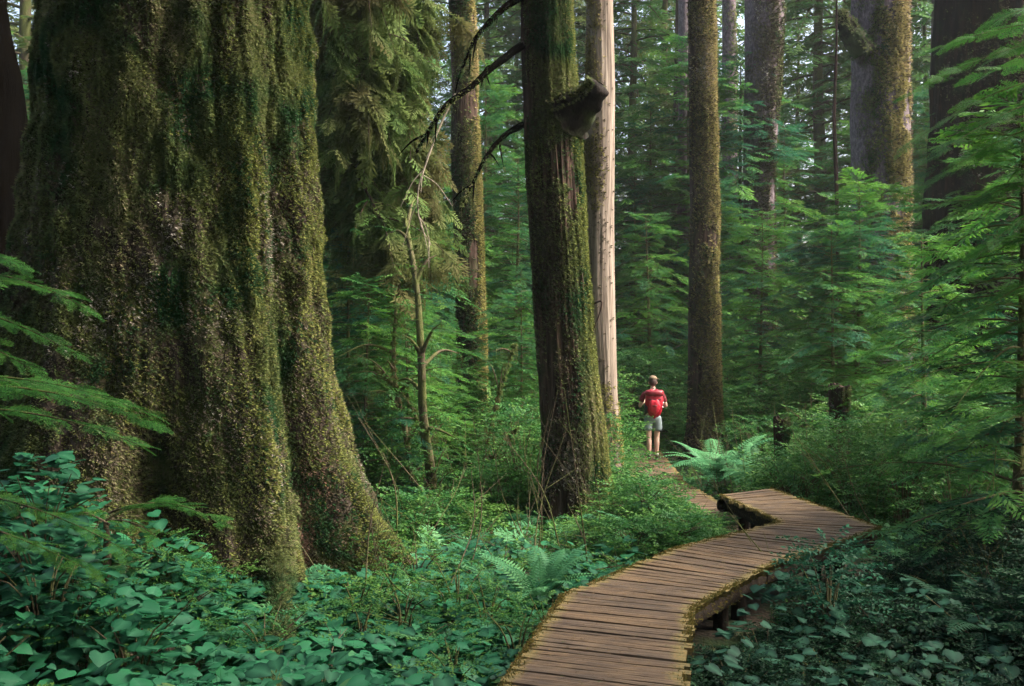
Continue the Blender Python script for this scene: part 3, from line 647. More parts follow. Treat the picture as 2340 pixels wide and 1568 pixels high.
# ------------------------------------------------------------------ boardwalk
def walk():
    m, n = newmat('weathered_split_cedar'); L = n.links
    au = N(n, 'ShaderNodeAttribute', attribute_name='u'); av = N(n, 'ShaderNodeAttribute', attribute_name='v'); ar = N(n, 'ShaderNodeAttribute', attribute_name='rnd'); ae = N(n, 'ShaderNodeAttribute', attribute_name='edge')
    cb = N(n, 'ShaderNodeCombineXYZ'); L.new(au.outputs['Fac'], cb.inputs[0]); L.new(av.outputs['Fac'], cb.inputs[1]); L.new(ar.outputs['Fac'], cb.inputs[2])
    mp = N(n, 'ShaderNodeMapping'); mp.inputs['Scale'].default_value = (1.2, 26, 60); L.new(cb.outputs[0], mp.inputs[0])
    g = N(n, 'ShaderNodeTexNoise', i_Scale=3.2, i_Detail=6., i_Roughness=.7); L.new(mp.outputs[0], g.inputs['Vector'])
    c1 = ramp(n, [(.30, (.012, .008, .005)), (.48, (.080, .050, .026)), (.72, (.18, .120, .064))]); L.new(g.outputs[0], c1.inputs[0])
    c2 = ramp(n, [(.30, (.016, .009, .004)), (.48, (.105, .060, .024)), (.72, (.22, .135, .058))]); L.new(g.outputs[0], c2.inputs[0])
    c = mixc(n, c1.outputs[0], c2.outputs[0], ar.outputs['Fac'])
    ge = N(n, 'ShaderNodeNewGeometry'); nn = N(n, 'ShaderNodeTexNoise', i_Scale=7., i_Detail=5.); L.new(ge.outputs['Position'], nn.inputs['Vector'])
    s_ = N(n, 'ShaderNodeMath', operation='MULTIPLY_ADD'); s_.inputs[1].default_value = .5; L.new(nn.outputs[0], s_.inputs[0]); L.new(ae.outputs['Fac'], s_.inputs[2])
    rr = ramp(n, [(.46, (0, 0, 0)), (.80, (1, 1, 1))])
    s2 = N(n, 'ShaderNodeMath', operation='MULTIPLY'); s2.inputs[1].default_value = .8; L.new(s_.outputs[0], s2.inputs[0]); L.new(s2.outputs[0], rr.inputs[0])
    n2 = N(n, 'ShaderNodeTexNoise', i_Scale=60., i_Detail=3.); L.new(ge.outputs['Position'], n2.inputs['Vector'])
    mc = ramp(n, [(.3, (.05, .050, .010)), (.55, (.16, .115, .028)), (.75, (.24, .13, .035))]); L.new(n2.outputs[0], mc.inputs[0])
    st_ = N(n, 'ShaderNodeTexNoise', i_Scale=2.6, i_Detail=6., i_Roughness=.7); L.new(ge.outputs['Position'], st_.inputs['Vector'])
    sr = ramp(n, [(.42, (1, 1, 1)), (.60, (.45, .42, .40))]); L.new(st_.outputs[0], sr.inputs[0])
    ml = n.nodes.new('ShaderNodeMix'); ml.data_type = 'RGBA'; ml.blend_type = 'MULTIPLY'; ml.inputs[0].default_value = .8; L.new(c, ml.inputs[6]); L.new(sr.outputs[0], ml.inputs[7]); c = ml.outputs[2]
    c = mixc(n, c, mc.outputs[0], rr.outputs[0])
    p = N(n, 'ShaderNodeBsdfPrincipled', i_Roughness=.75); L.new(c, p.inputs['Base Color'])
    bu = N(n, 'ShaderNodeBump', i_Strength=.7, i_Distance=.012); L.new(g.outputs[0], bu.inputs['Height']); L.new(bu.outputs[0], p.inputs['Normal'])
    o = N(n, 'ShaderNodeOutputMaterial'); L.new(p.outputs[0], o.inputs[0])
    dark = bark('walkway_beam_wood', [(.2, (.006, .004, .003)), (.6, (.02, .014, .010)), (.85, (.05, .035, .02))], None, 8, .5)
    root = empty('boardwalk', (0, 0, 0)); tag(root, 'narrow plank boardwalk zigzagging away through the forest undergrowth with mossy edges', 'boardwalk')
    SECT = [([(-1.43, -1.), (.36, 7.11)], [(-.434, -1.2), (1.22, 6.76)], .5), ([(.36, 7.11), (1.42, 8.72)], [(1.22, 6.76), (2.12, 8.10)], .5),
            ([(1.42, 8.72), (2.69, 10.02)], [(2.12, 8.10), (3.60, 9.70)], .5), ([(2.70, 10.05), (2.47, 11.83)], [(3.60, 9.73), (3.21, 12.37)], .5),
            ([(2.32, 12.0), (2.05, 16.6)], [(3.28, 12.3), (2.95, 16.6)], -.06), ([(2.05, 16.62), (2.40, 22.4)], [(2.95, 16.62), (3.28, 22.4)], -.08)]
    for si, (Le, Re, z) in enumerate(SECT):
        L0, L1 = map(np.array, Le); R0, R1 = map(np.array, Re)
        ln = (np.linalg.norm(L1 - L0) + np.linalg.norm(R1 - R0)) / 2; npl = int(ln / .066)
        e = np.cumsum(U(.75, 1.25, npl)); e = np.concatenate([[0], e / e[-1]])
        VV, FF, UU, WW, RR, EE = [], [], [], [], [], []; b = 0
        for k in range(npl):
            g0 = .002 / ln * 1.; t0, t1 = e[k] + g0 + U(0, .003) / ln, e[k + 1] - g0 - U(0, .004) / ln
            ext0, ext1 = U(-.02, .035), U(-.02, .035); zz = z + U(-.006, .006); tl = U(-.005, .005); r = U(0, 1); off = U(0, 50)
            nc = 9; s = np.linspace(0, 1, nc)
            rows = []
            for (t, side) in ((t0, 0), ((t0 + t1) / 2, 2), (t1, 1)):
                a = L0 + (L1 - L0) * t; c_ = R0 + (R1 - R0) * t; d = (c_ - a); w_ = np.linalg.norm(d); d = d / w_
                a = a - d * ext0; c_ = c_ + d * ext1
                q = a[None] + (c_ - a)[None] * s[:, None]
                q = q + ((L1 - L0) / np.linalg.norm(L1 - L0))[None] * (U(-.003, .003, nc) if side < 2 else np.zeros(nc))[:, None]
                zt = zz + tl * (s * 2 - 1) + U(-.0018, .0018, nc) + (-.003 if side < 2 else .001)
                rows.append((q, zt, s * w_))
            top = len(rows) * nc
            V = [np.column_stack([q, zt]) for q, zt, _ in rows]
            bot = [np.column_stack([rows[0][0], rows[0][1] - .04]), np.column_stack([rows[2][0], rows[2][1] - .04])]
            V = np.vstack(V + bot); F = []
            for i in range(nc - 1):
                for r_ in range(2): F.append((r_ * nc + i, r_ * nc + i + 1, (r_ + 1) * nc + i + 1, (r_ + 1) * nc + i))
                F.append((3 * nc + i, 3 * nc + i + 1, i + 1, i)); F.append((2 * nc + i, 2 * nc + i + 1, 4 * nc + i + 1, 4 * nc + i))
            F.append((0, nc, 2 * nc, 4 * nc)); F.append((0, 4 * nc, 3 * nc, 3 * nc)) if False else None
            F = [f for f in F if f]; F.append((0, 4 * nc, 3 * nc, 0)) if False else None
            F = np.array([f for f in F if f]); 
            VV.append(V); FF.append(F + b); b += len(V)
            us = np.concatenate([np.tile(rows[0][2], 3), np.tile(rows[0][2], 2)]) + off
            vs = np.concatenate([np.zeros(nc), np.full(nc, .065), np.full(nc, .13), np.full(nc, -.04), np.full(nc, .17)]) + off
            ed = np.abs(np.tile(s, 5) * 2 - 1) ** 5
            UU.append(us); WW.append(vs); RR.append(np.full(len(V), r)); EE.append(ed)
        me = np_mesh('deck', np.vstack(VV), np.vstack(FF), m, {'u': np.concatenate(UU), 'v': np.concatenate(WW), 'rnd': np.concatenate(RR), 'edge': np.concatenate(EE)}, False)
        link('deck', me, root)
        for (A, Bq, o_, sg) in ((L0, L1, R0, 1), (R0, R1, L0, -1)):
            ins = (o_ - A) / np.linalg.norm(o_ - A) * .12
            pts = np.array([[*(A + ins), z - .115], [*(Bq + ins), z - .115]]); p_ = smooth_path(pts, 14)
            p_[:, 2] += U(-.006, .006, 14); V, F = tube(p_, np.full(14, .085), 10, .12, si)
            link('stringer', np_mesh('stringer', V, F, dark), root)
            for q in np.linspace(.06, .94, max(2, int(ln / 1.3))):
                c_ = A + (Bq - A) * q + ins * 3.2; gz = float(ground_z(c_[0], c_[1]))
                V, F = tube([[*c_, gz - .3], [*c_, z - .20]], [.07, .065], 10, .15)
                link('post', np_mesh('post', V, F, dark), root)
        if si == 3:
            q_ = smooth_path([[*(L1 + (0, -.08)), z - .12], [*(R1 + (0, -.10)), z - .12]], 12); V, F = tube(q_, np.full(12, .08), 10, .15, 5)
            link('end_beam', np_mesh('end_beam', V, F, dark), root)
    # moss tufts along the deck edges
    cl = Cloud()
    for si, (Le, Re, z) in enumerate(SECT[:4]):
        for (A, Bq, o_) in ((Le[0], Le[1], Re[0]), (Re[0], Re[1], Le[0])):
            A, Bq, o_ = map(np.array, (A, Bq, o_)); ln = np.linalg.norm(Bq - A); k = int(ln * 560)
            t = U(0, 1, k); d = np.abs(rng.normal(0, .030, k)) - .018; ins = (o_ - A) / np.linalg.norm(o_ - A)
            q = A[None] + (Bq - A)[None] * t[:, None] + ins[None] * d[:, None]
            msk = fbm(np.column_stack([q, 0 * t]) * 3, 77, 2) > U(-.5, .35, k)
            zz = np.where(d < -.012, z - U(0, .13, k), z + .0)
            pos = np.column_stack([q, zz])[msk]; kk = len(pos)
            nrm = np.column_stack([np.tile(-ins * .5, (kk, 1)), np.ones(kk)]) + U(-.4, .4, (kk, 3))
            scatter(cl, TUFT, frames(pos, nrm, np.array([ins[0], ins[1], .1]), U(.22, .5, kk)), np.clip(U(.0, 1, kk), 0, 1))
    link('moss', cl.mesh('moss', M_moss_edge), root)
    cl = Cloud()
    for si, (Le, Re, z) in enumerate(SECT):
        k = 420 if si else 900; t, q = U(0, 1, (k, 1)), U(0.02, .98, (k, 1)) ; L0, L1, R0, R1 = map(np.array, (*Le, *Re))
        a = L0 + (L1 - L0) * t; b = R0 + (R1 - R0) * t; p2 = a + (b - a) * q; an = U(0, 6.28, k)
        T_ = Tmp(); T_.leaf((0, 0, 0), (1, 0, 0), (0, 0, 1), .022, .006, 0.); T_.leaf((.004, 0, 0), (.4, 1, 0.1), (0, 0, 1), .015, .005, .4)
        scatter(cl, [T_.done()], frames(np.column_stack([p2, np.full(k, z + .012)]), np.stack([np.cos(an), np.sin(an), U(-.05, .15, k)], 1), np.array([0, 0, 1.]), U(.5, 1.6, k)))
    link('needle_litter', cl.mesh('needle_litter', M_litter), root)
    return root
M_moss_edge = foliage('rusty_edge_moss', [(0, (.025, .028, .007)), (.5, (.07, .06, .014)), (1, (.14, .085, .025))], (.10, .09, .02), .25, .9, spec=.1)
walk()

# ------------------------------------------------------------------ conifers: understory and far rows
UND = [conifer_meshes('under_a', 6.0, .5, 2.2, 95, SPR_MID, .66, M_hem, .07, .28, shape='under'),
       conifer_meshes('under_b', 5.0, .3, 2.0, 85, SPR_MID, .60, M_hem, .06, .34, top=.2, power=.7),
       conifer_meshes('under_c', 8.0, .4, 2.7, 120, SPR_MID, .76, M_hem, .09, .30, top=.15, power=.6)]
FAR = [conifer_meshes('far_a', 27, .8, 4.6, 150, SPR_FAR, 1.5, M_far, .32, .42, top=.3, power=.7),
       conifer_meshes('far_b', 24, 2.5, 3.8, 120, SPR_FAR, 1.35, M_far, .28, .5, top=.3, power=.6),
       conifer_meshes('far_c', 30, 5, 4.4, 120, SPR_FAR, 1.5, M_far, .36, .45, top=.25, power=.6)]
TALL = conifer_meshes('tall_crown', 30, 13.5, 4.6, 75, SPR_FAR, 1.5, M_far, .2, .4, top=.3)

def at_g(px, Y): x = PX(px, Y); return (x, Y, float(ground_z(x, Y)) - .05)
def under(k, px, Y, s, rz, label, group=None):
    return make_conifer('hemlock_sapling', UND[k], at_g(px, Y), rz, s, label, 'sapling', group)
for a in [
    (0, 1900, 20.5, .80, .3, 'bright green layered hemlock sapling in front of the tall broken stump, right of the hiker'),
    (2, 1960, 21.0, .72, 1.3, 'tall hemlock sapling covering the foot of the broad grey trunk with the moss strip'),
    (0, 2370, 12.5, .85, 2.2, 'dense hemlock sapling in front of the massive dark trunk at the right edge'),
    (2, 1740, 26.0, .74, 3.1, 'hemlock sapling hiding the foot of the wide purple-grey trunk'),
    (1, 2110, 15.5, .84, 4.0, 'hemlock sapling between the broken stump and the massive dark trunk'),
    (1, 1480, 27.0, 1.2, 5.0, 'hemlock sapling rising behind the hiker, between the pale trunk and the golden-mossed trunk'),
    (2, 1450, 34.0, 1.05, .8, 'taller hemlock with drooping limbs visible just right of the pale barkless trunk'),
    (0, 880, 22.0, .85, 1.7, 'dim hemlock sapling behind the leaning mossy maple stems, right of the giant trunk'),
    (2, 1180, 25.0, .9, 2.9, 'hemlock sapling filling the gap left of the dark centre trunk'),
    (1, 800, 16.5, .9, 3.7, 'hemlock sapling close to the right flank of the giant trunk'),
    (1, 2330, 9.5, .95, .5, 'shaded hemlock sapling cut by the right edge above the dark shrubs'),
    (0, 2010, 25.5, 1.05, 2.5, 'hemlock sapling whose top spreads left of the broad grey trunk with the moss strip'),
    (1, 990, 30.0, 1.5, 4.4, 'hemlock sapling left of the slender bowed trunk'),
    (2, 1640, 31.0, .9, 5.4, 'hemlock sapling seen between the golden-mossed trunk and the wide purple-grey trunk'),
    (2, 2260, 24.0, 1.1, .2, 'tall hemlock sapling behind the massive dark trunk at the right edge'),
    (1, 930, 18.0, 1.0, 4.9, 'hemlock sapling between the maple stems and the giant trunk'),
    (0, 930, 15.6, .55, 5.9, 'small hemlock sapling low beside the mossy maple stems'),
    (2, 790, 20.0, .9, 2.0, 'taller hemlock sapling whose limbs show just right of the giant trunk'),
    (1, 950, 22.5, 1.15, 0.4, 'hemlock sapling just left of the slender bowed trunk'),
    (1, 840, 14.6, .72, 2.2, 'fresh hemlock sapling just right of the giant trunk behind its right root'),
    (0, 1190, 18.0, .60, .9, 'hemlock sapling between the slender bowed trunk and the dark centre trunk'),
    (0, 1000, 24.0, .95, 3.9, 'hemlock sapling behind the mossy maple stems'),
    (2, 40, 20.0, 1.0, .2, 'hemlock in the gap between the left edge and the giant trunk'),
]: under(*a)

rows = []
for Y_, lo, hi, step in ((42, 640, 2500, 180), (53, 560, 2560, 150), (65, 520, 2600, 150)):
    px_ = lo
    while px_ < hi:
        rows.append((px_ + U(-25, 25), Y_ + U(-3, 3))); px_ += step * U(.8, 1.2)
rows += [(60, 36), (-20, 48), (130, 55)]
for i, (p_, Y_) in enumerate(rows):
    k = int(rng.integers(0, 3))
    if (abs(p_ - 960) < 50 and Y_ < 58) or (abs(p_ - 1690) < 40 and Y_ < 58): continue
    make_conifer('far_conifer', FAR[k], at_g(p_, Y_), U(0, 6.28), U(.85, 1.15), 'dark drooping conifer in the far rows of trees closing off the forest', 'conifer', 'far rows of conifers')
for i, p_ in enumerate(range(760, 2480, 118)):
    make_conifer('far_conifer', UND[2], at_g(p_ + U(-30, 30), 36 + U(-3, 3)), U(0, 6.28), U(1.15, 1.6), 'bushy young hemlock in the rank closing off the forest below the tall conifers', 'conifer', 'rank of bushy young hemlocks')
# crowns high above the frame on the near trunks
for r_, z_, rz in ():
    for nm, me in (('limbs', TALL[1]), ('crown', TALL[2])):
        o = link(nm, me, r_, (0, 0, z_)); o.rotation_euler = (0, 0, rz)

# near sprays: fresh hemlock limbs entering at the left and right edges
def near_limbs(name, root_loc, label, limbs, spr=.42, mat=M_hem_near, trunk=None, cat='sapling', tm=SPR_NEAR, dens=1.):
    root = empty(name, root_loc); tag(root, label, cat); o = np.array(root_loc)
    wood, leaf = Cloud(), Cloud()
    for (a, b, dr) in limbs:
        a = P(*a) - o; b = P(*b) - o; L = np.linalg.norm(b - a); d = (b - a) / L; d[2] += dr
        limb_sprays(wood, leaf, a, d, L * 1.02, tm, spr * U(.85, 1.1), dr * 1.2, .010, dens * 1.5, roll=.65)
    if trunk:
        V, F = tube(smooth_path(np.array(trunk) - o, 20), np.linspace(.045, .012, 20), 9, .15)
        link('trunk', np_mesh('sapling_trunk', V, F, M_twig), root)
    link('limbs', wood.mesh('limbs', M_twig, True), root); link('crown', leaf.mesh('crown', mat), root)
    return root
tl = P(-140, 1200, 6.2)
near_limbs('hemlock_sapling', (float(tl[0]), 6.2, .3), 'low hemlock sapling with feathery fronds reaching in from the left edge across the giant trunk',
    [((-120, 560, 6.3), (30, 600, 6.1), .15), ((-130, 620, 6.2), (190, 690, 5.9), .22), ((-130, 700, 6.0), (150, 790, 5.8), .2), ((-130, 640, 6.6), (150, 660, 6.7), .15),
     ((-130, 860, 6.2), (250, 900, 6.3), .16), ((-130, 880, 6.0), (330, 950, 6.1), .2), ((-130, 930, 5.9), (300, 1000, 5.8), .15), ((-130, 860, 6.6), (330, 930, 6.9), .15),
     ((-130, 1120, 6.1), (280, 1240, 5.8), .2), ((-130, 1180, 5.7), (180, 1280, 5.5), .2), ((-130, 760, 5.8), (60, 830, 5.6), .2)], .27,
    trunk=[tl, P(-135, 900, 6.2), P(-130, 500, 6.3)])
br_ = P(520, 1320, 7.2)
near_limbs('hemlock_seedling', (float(br_[0]) - .5, 7.2, float(br_[2])), 'small hemlock seedling arching low in front of the giant trunk between its two left roots',
    [((230, 1180, 7.3), (520, 1160, 7.0), .35), ((240, 1190, 7.2), (440, 1130, 7.2), .4), ((250, 1200, 7.0), (130, 1150, 7.0), .3), ((250, 1190, 7.), (360, 1220, 6.8), .3)], .26,
    trunk=[P(240, 1330, 7.2), P(245, 1250, 7.2), P(240, 1175, 7.25)])
X_, = [PX(2500, 9.)]
near_limbs('hemlock_tree', (X_, 9., .2), 'bright green hemlock boughs hanging in from the upper right edge before the dark trunk',
    [((2480, 40, 9.), (2140, 100, 9.2), .2), ((2480, 90, 9.), (2110, 190, 8.8), .25), ((2480, 160, 9.2), (2130, 290, 9.), .25), ((2480, 210, 9.), (2170, 330, 8.7), .25),
     ((2480, 260, 8.8), (2150, 400, 8.8), .25), ((2480, 320, 9.), (2200, 370, 9.6), .2), ((2480, 380, 9.), (2190, 480, 9.2), .25), ((2480, 430, 8.8), (2260, 560, 8.6), .25),
     ((2480, 520, 9.), (2170, 600, 9.3), .2), ((2480, 600, 9.), (2230, 720, 8.9), .2), ((2480, 700, 9.), (2200, 790, 9.3), .2), ((2480, 130, 9.6), (2250, 160, 9.9), .2),
     ((2480, 820, 8.8), (2240, 900, 8.7), .2), ((2480, 0, 8.8), (2280, 40, 8.6), .2), ((2480, 900, 8.4), (2150, 1000, 8.3), .2)], .44,
    trunk=[P(2500, 1200, 9.), P(2495, 500, 9.), P(2480, -200, 9.)])

# leaning vine-maple stems between the giant and the centre trunk
def maple(label, Y, stems, seed, leaves=90, st=260, name='vine_maple'):
    b = P(stems[0][0][0], stems[0][0][1], Y); root = empty(name, tuple(float(v) for v in b)); tag(root, label, 'tree')
    for k, (pts, r) in enumerate([(s[:-1], s[-1]) for s in stems]):
        branch('stem', root, b, [P(x, y, Y + .25 * math.sin(k * 2 + i)) for i, (x, y) in enumerate(pts)], r, r * .35, M_twig, 9, .8, st, (.06, .3), M_drape, seed + k, 2200)
    cl = Cloud(); n = leaves
    for s in stems:
        pts = smooth_path(np.array([P(x, y, Y) - b for x, y in s[:-1]]), 30); i = rng.integers(8, 30, n); a = U(0, 6.28, n)
        pos = pts[i] + rng.normal(0, .38, (n, 3)) * np.array([1, 1, .6])
        scatter(cl, OVAL, frames(pos, np.stack([np.cos(a), np.sin(a), U(-.5, .2, n)], 1), np.array([0, 0, 1.]), U(.25, .45, n), U(-.4, .4, n)))
    link('leaves', cl.mesh('leaves', M_shrub), root)
maple('clump of thin mossy maple stems between the giant trunk and the slender bowed trunk', 14.,
      [((965, 1240), (945, 1120), (925, 980), (900, 850), (905, 700), .06), ((975, 1235), (985, 1100), (968, 960), (962, 800), (950, 640), (925, 500), .085),
       ((970, 1240), (1000, 1180), (980, 1050), (940, 930), (860, 840), .03), ((960, 1235), (930, 1080), (860, 1030), (790, 1020), .022)], 60)
maple('thin bare maple stem slanting right at the foot of the slender bowed trunk', 15.,
      [((1075, 1240), (1095, 1140), (1120, 1060), (1180, 980), .03), ((1070, 1240), (1100, 1160), (1110, 1040), (1140, 900), (1175, 790), .024)], 70, 50, 120)

# ------------------------------------------------------------------ ferns
def fern_mesh(nf, L0, L1, spread=1., e0=-.10, e1=.55):
    cl = Cloud()
    for k in range(nf):
        a = k * 2.39996 + U(-.3, .3); el = U(e0, e1); d = np.array([[math.cos(a), math.sin(a), el * .5]])
        scatter(cl, FROND, frames(np.array([[.03 * math.cos(a), .03 * math.sin(a), .02]]), d, np.array([0, 0, 1.]), [U(L0, L1)], U(-.25, .25, 1)))
    return cl.mesh('fronds', M_fern)
FERN_UP = fern_mesh(20, .6, .9, 0, .5, 1.5)
FERN = [fern_mesh(22, .55, .85), fern_mesh(28, .7, 1.05), fern_mesh(18, .4, .65)]
M_fern_dk = foliage('shaded_fern_frond', [(0, (.004, .024, .013)), (.6, (.010, .045, .022)), (1, (.018, .07, .028))], (.015, .06, .03), .3, .7)  # darker copy of the fern colour with the shade put into it
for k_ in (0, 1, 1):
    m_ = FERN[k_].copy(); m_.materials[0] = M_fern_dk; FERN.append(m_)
def fern(k, px, Y, s, label, dz=0., rz=0.):
    l = at_g(px, Y); o = empty('sword_fern', (l[0], l[1], l[2] + .04 + dz)); o.scale = (s,) * 3; o.rotation_euler = (0, 0, rz)
    link('fronds', FERN[k], o); tag(o, label, 'fern', 'sword ferns')
FERN.append(FERN_UP)
fern(6, 1235, 8.3, .95, 'sword fern at the foot of the centre trunk, left of the walkway bend', .05)
fern(1, 1640, 17.2, 1.35, 'large arching sword fern directly right of the hiker', .25, 1.)
fern(1, 1725, 16.2, 1.3, 'sword fern behind the raised walkway corner, right of the large arching fern', .1, 2.)
fern(2, 1678, 13.4, .8, 'small fern growing tight against the end of the raised walkway section', .1, 3.)
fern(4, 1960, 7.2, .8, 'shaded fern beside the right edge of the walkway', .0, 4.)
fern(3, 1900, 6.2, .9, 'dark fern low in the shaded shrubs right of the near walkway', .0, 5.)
fern(2, 1090, 7.6, .9, 'small fern among the heart-shaped leaves just left of the larger fern by the walkway', 0, .5)
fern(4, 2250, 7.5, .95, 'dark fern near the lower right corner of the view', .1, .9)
fern(0, 1150, 17., 1.2, 'fern in the dim hollow left of the centre trunk', .1, 2.2)

# ------------------------------------------------------------------ undergrowth
def shrubs(cl, wood, pts, tm=OVAL, sc=(.22, .34)):
    """pts: (x, y, radius, height, twigs)"""
    for (x, y, r, h, n) in pts:
        z = float(ground_z(x, y)); n = int(n)
        a = U(0, 6.28, n); q = np.sqrt(U(0, 1, n)); hh = U(.12, 1, n); rad = r * q * np.sqrt(np.clip(1.08 - hh ** 2.2, 0, 1))
        pos = np.stack([x + rad * np.cos(a), y + rad * np.sin(a), z + h * hh], 1)
        a2 = a + U(-.9, .9, n); d = np.stack([np.cos(a2), np.sin(a2), U(-.3, .45, n)], 1)
        scatter(cl, tm, frames(pos, d, np.array([0, 0, 1.]), U(sc[0], sc[1], n), U(-.5, .5, n)), np.clip(U(0, .7) + U(-.1, .4, n), 0, 1))
        for k in range(int(4 + n / 25)):
            b = U(0, 6.28); e = U(.3, 1) * r
            V, F = tube(smooth_path([[x + U(-.05, .05), y + U(-.05, .05), z - .05], [x + e * .4 * math.cos(b), y + e * .4 * math.sin(b), z + h * .55], [x + e * math.cos(b), y + e * math.sin(b), z + h * U(.7, .95)]], 7), np.linspace(.010, .003, 7), 4)
            wood.raw(V, F)
def shrub_things(items, mat, group=None, **kw):
    for (x, y, r, h, n, label) in items:
        cl, wd = Cloud(), Cloud(); shrubs(cl, wd, [(x, y, r, h, n)], **kw)
        z = float(ground_z(x, y)); root = empty('huckleberry_shrub', (x, y, z)); tag(root, label, 'shrub', group)
        for c in (cl, wd): c.V = [v - np.array([x, y, z]) for v in c.V]
        link('stems', wd.mesh('stems', M_twig, True), root); link('leaves', cl.mesh('leaves', mat), root)
def clear(x, y, m=.1):
    return walk_dist(x, y)[0] > m
def off_giant(x, y): return np.hypot(x + 3.43, y - 10) > 2.1

shrub_things([
    (PX(1545, 10.2), 10.2, .42, .38, 200, 'leafy shrub on the hump left of the walkway, nearest the orange deck edge'),
    (PX(1475, 11.2), 11.2, .45, .45, 260, 'leafy shrub on the hump against the foot of the centre trunk'),
    (PX(1465, 12.2), 12.2, .5, .36, 240, 'light green shrub on top of the hump in front of the hiker'),
    (PX(1450, 10.0), 10.0, .4, .42, 220, 'low shrub at the left end of the hump beside the centre trunk root'),
    (PX(1730, 19.), 19., .8, 1.1, 380, 'bright shrub behind the raised walkway section, right of the golden-mossed trunk'),
    (PX(1840, 16.5), 16.2, .7, 1.0, 300, 'bushy shrub at the foot of the tall broken stump'),
    (PX(2060, 12.), 12., .8, 1.3, 420, 'shrub behind the outer corner of the walkway'),
    (PX(1440, 24.), 25., 1.2, 2.4, 600, 'teal-green shrub rising directly behind the hiker'),
    (PX(1150, 16.), 16.5, .7, 1.2, 360, 'teal shrub in front of the slender bowed trunk'),
    (PX(1190, 14.5), 14.2, .6, 1.6, 320, 'shrub touching the left side of the centre trunk'),
], M_shrub)
shrub_things([(PX(1925, 14.1), 14.1, .55, 1.5, 420, 'shrub hiding the foot of the tall broken stump'), (PX(1790, 14.6), 14.6, .5, .8, 260, 'low shrub in front of the short thin stump')], M_shrub)
shrub_things([(PX(1850, 8.05), 7.55, .26, .95, 170, 'single upright sprig rising in front of the walkway corner')], foliage('teal_sprig_leaf', [(0, (.005, .035, .018)), (1, (.014, .075, .036))], (.02, .1, .05), .3))

def mass(name, label, n, xr, yr, rr, hr, tw, mat, cond=None, tm=OVAL, sc=(.2, .34), hf=None):
    cl, wd = Cloud(), Cloud(); pts = []; tries = 0
    while len(pts) < n and tries < n * 30:
        tries += 1; x, y = U(*xr), U(*yr)
        if not clear(x, y, .16 if 'low' in label[:4] else .28 if y > 5 else .4) or not off_giant(x, y): continue
        if cond and not cond(x, y): continue
        h = U(*hr) * (hf(x, y) if hf else 1); r = U(*rr)
        r = min(r, float(walk_dist(x, y)[0]) + .12)
        pts.append((x, y, r, h, tw * U(.7, 1.3) * (r / rr[1]) ** 1.3))
    shrubs(cl, wd, pts, tm, sc)
    o = link(name, cl.mesh(name, mat)); link('stems', wd.mesh('stems', M_twig, True), o)
    tag(o, label, 'undergrowth', kind='stuff')
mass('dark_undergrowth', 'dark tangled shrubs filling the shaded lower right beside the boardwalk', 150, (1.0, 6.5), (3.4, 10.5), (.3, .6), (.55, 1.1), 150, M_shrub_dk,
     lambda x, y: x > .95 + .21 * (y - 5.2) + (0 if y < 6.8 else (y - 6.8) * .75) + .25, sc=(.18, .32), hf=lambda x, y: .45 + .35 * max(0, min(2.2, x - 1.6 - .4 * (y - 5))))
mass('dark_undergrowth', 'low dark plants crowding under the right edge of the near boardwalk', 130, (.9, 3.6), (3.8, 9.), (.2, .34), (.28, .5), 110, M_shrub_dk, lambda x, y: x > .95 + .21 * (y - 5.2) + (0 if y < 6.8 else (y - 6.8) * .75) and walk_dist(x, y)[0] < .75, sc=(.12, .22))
mass('undergrowth', 'green shrubs covering the forest floor on the right beyond the walkway', 110, (3.6, 13), (11, 28), (.5, 1.0), (.7, 1.6), 230, M_shrub, lambda x, y: x < y * .56 and not (12 < y < 22.6 and x / y < .28), sc=(.25, .45))
mass('undergrowth', 'shrubs covering the dim forest floor between the giant trunk and the centre trunk', 100, (-4.5, 1.9), (11.5, 28), (.45, .95), (.45, 1.3), 260, M_shrub, lambda x, y: x > -y * .22 and not (y < 13.3 and x / y > -.02), sc=(.25, .45), hf=lambda x, y: 1 + .8 * min(1, max(0, (y - 14) / 5)))
mass('undergrowth', 'shrubs beyond the hiker where the path disappears', 50, (0, 10), (23, 36), (.8, 1.4), (1.2, 2.6), 300, M_shrub, sc=(.4, .6))
mass('undergrowth', 'small-leaved plants mixed among the heart-shaped leaves at lower left', 34, (-4., .4), (5., 9.6), (.2, .4), (.3, .6), 90, M_shrub, sc=(.12, .24))
mass('undergrowth', 'low leafy plants carpeting the hump left of the walkway', 60, (.2, 2.6), (8.4, 13.5), (.22, .4), (.14, .30), 80, M_shrub, lambda x, y: x / y > .085 and walk_dist(x, y)[0] < 1.9, sc=(.15, .26))

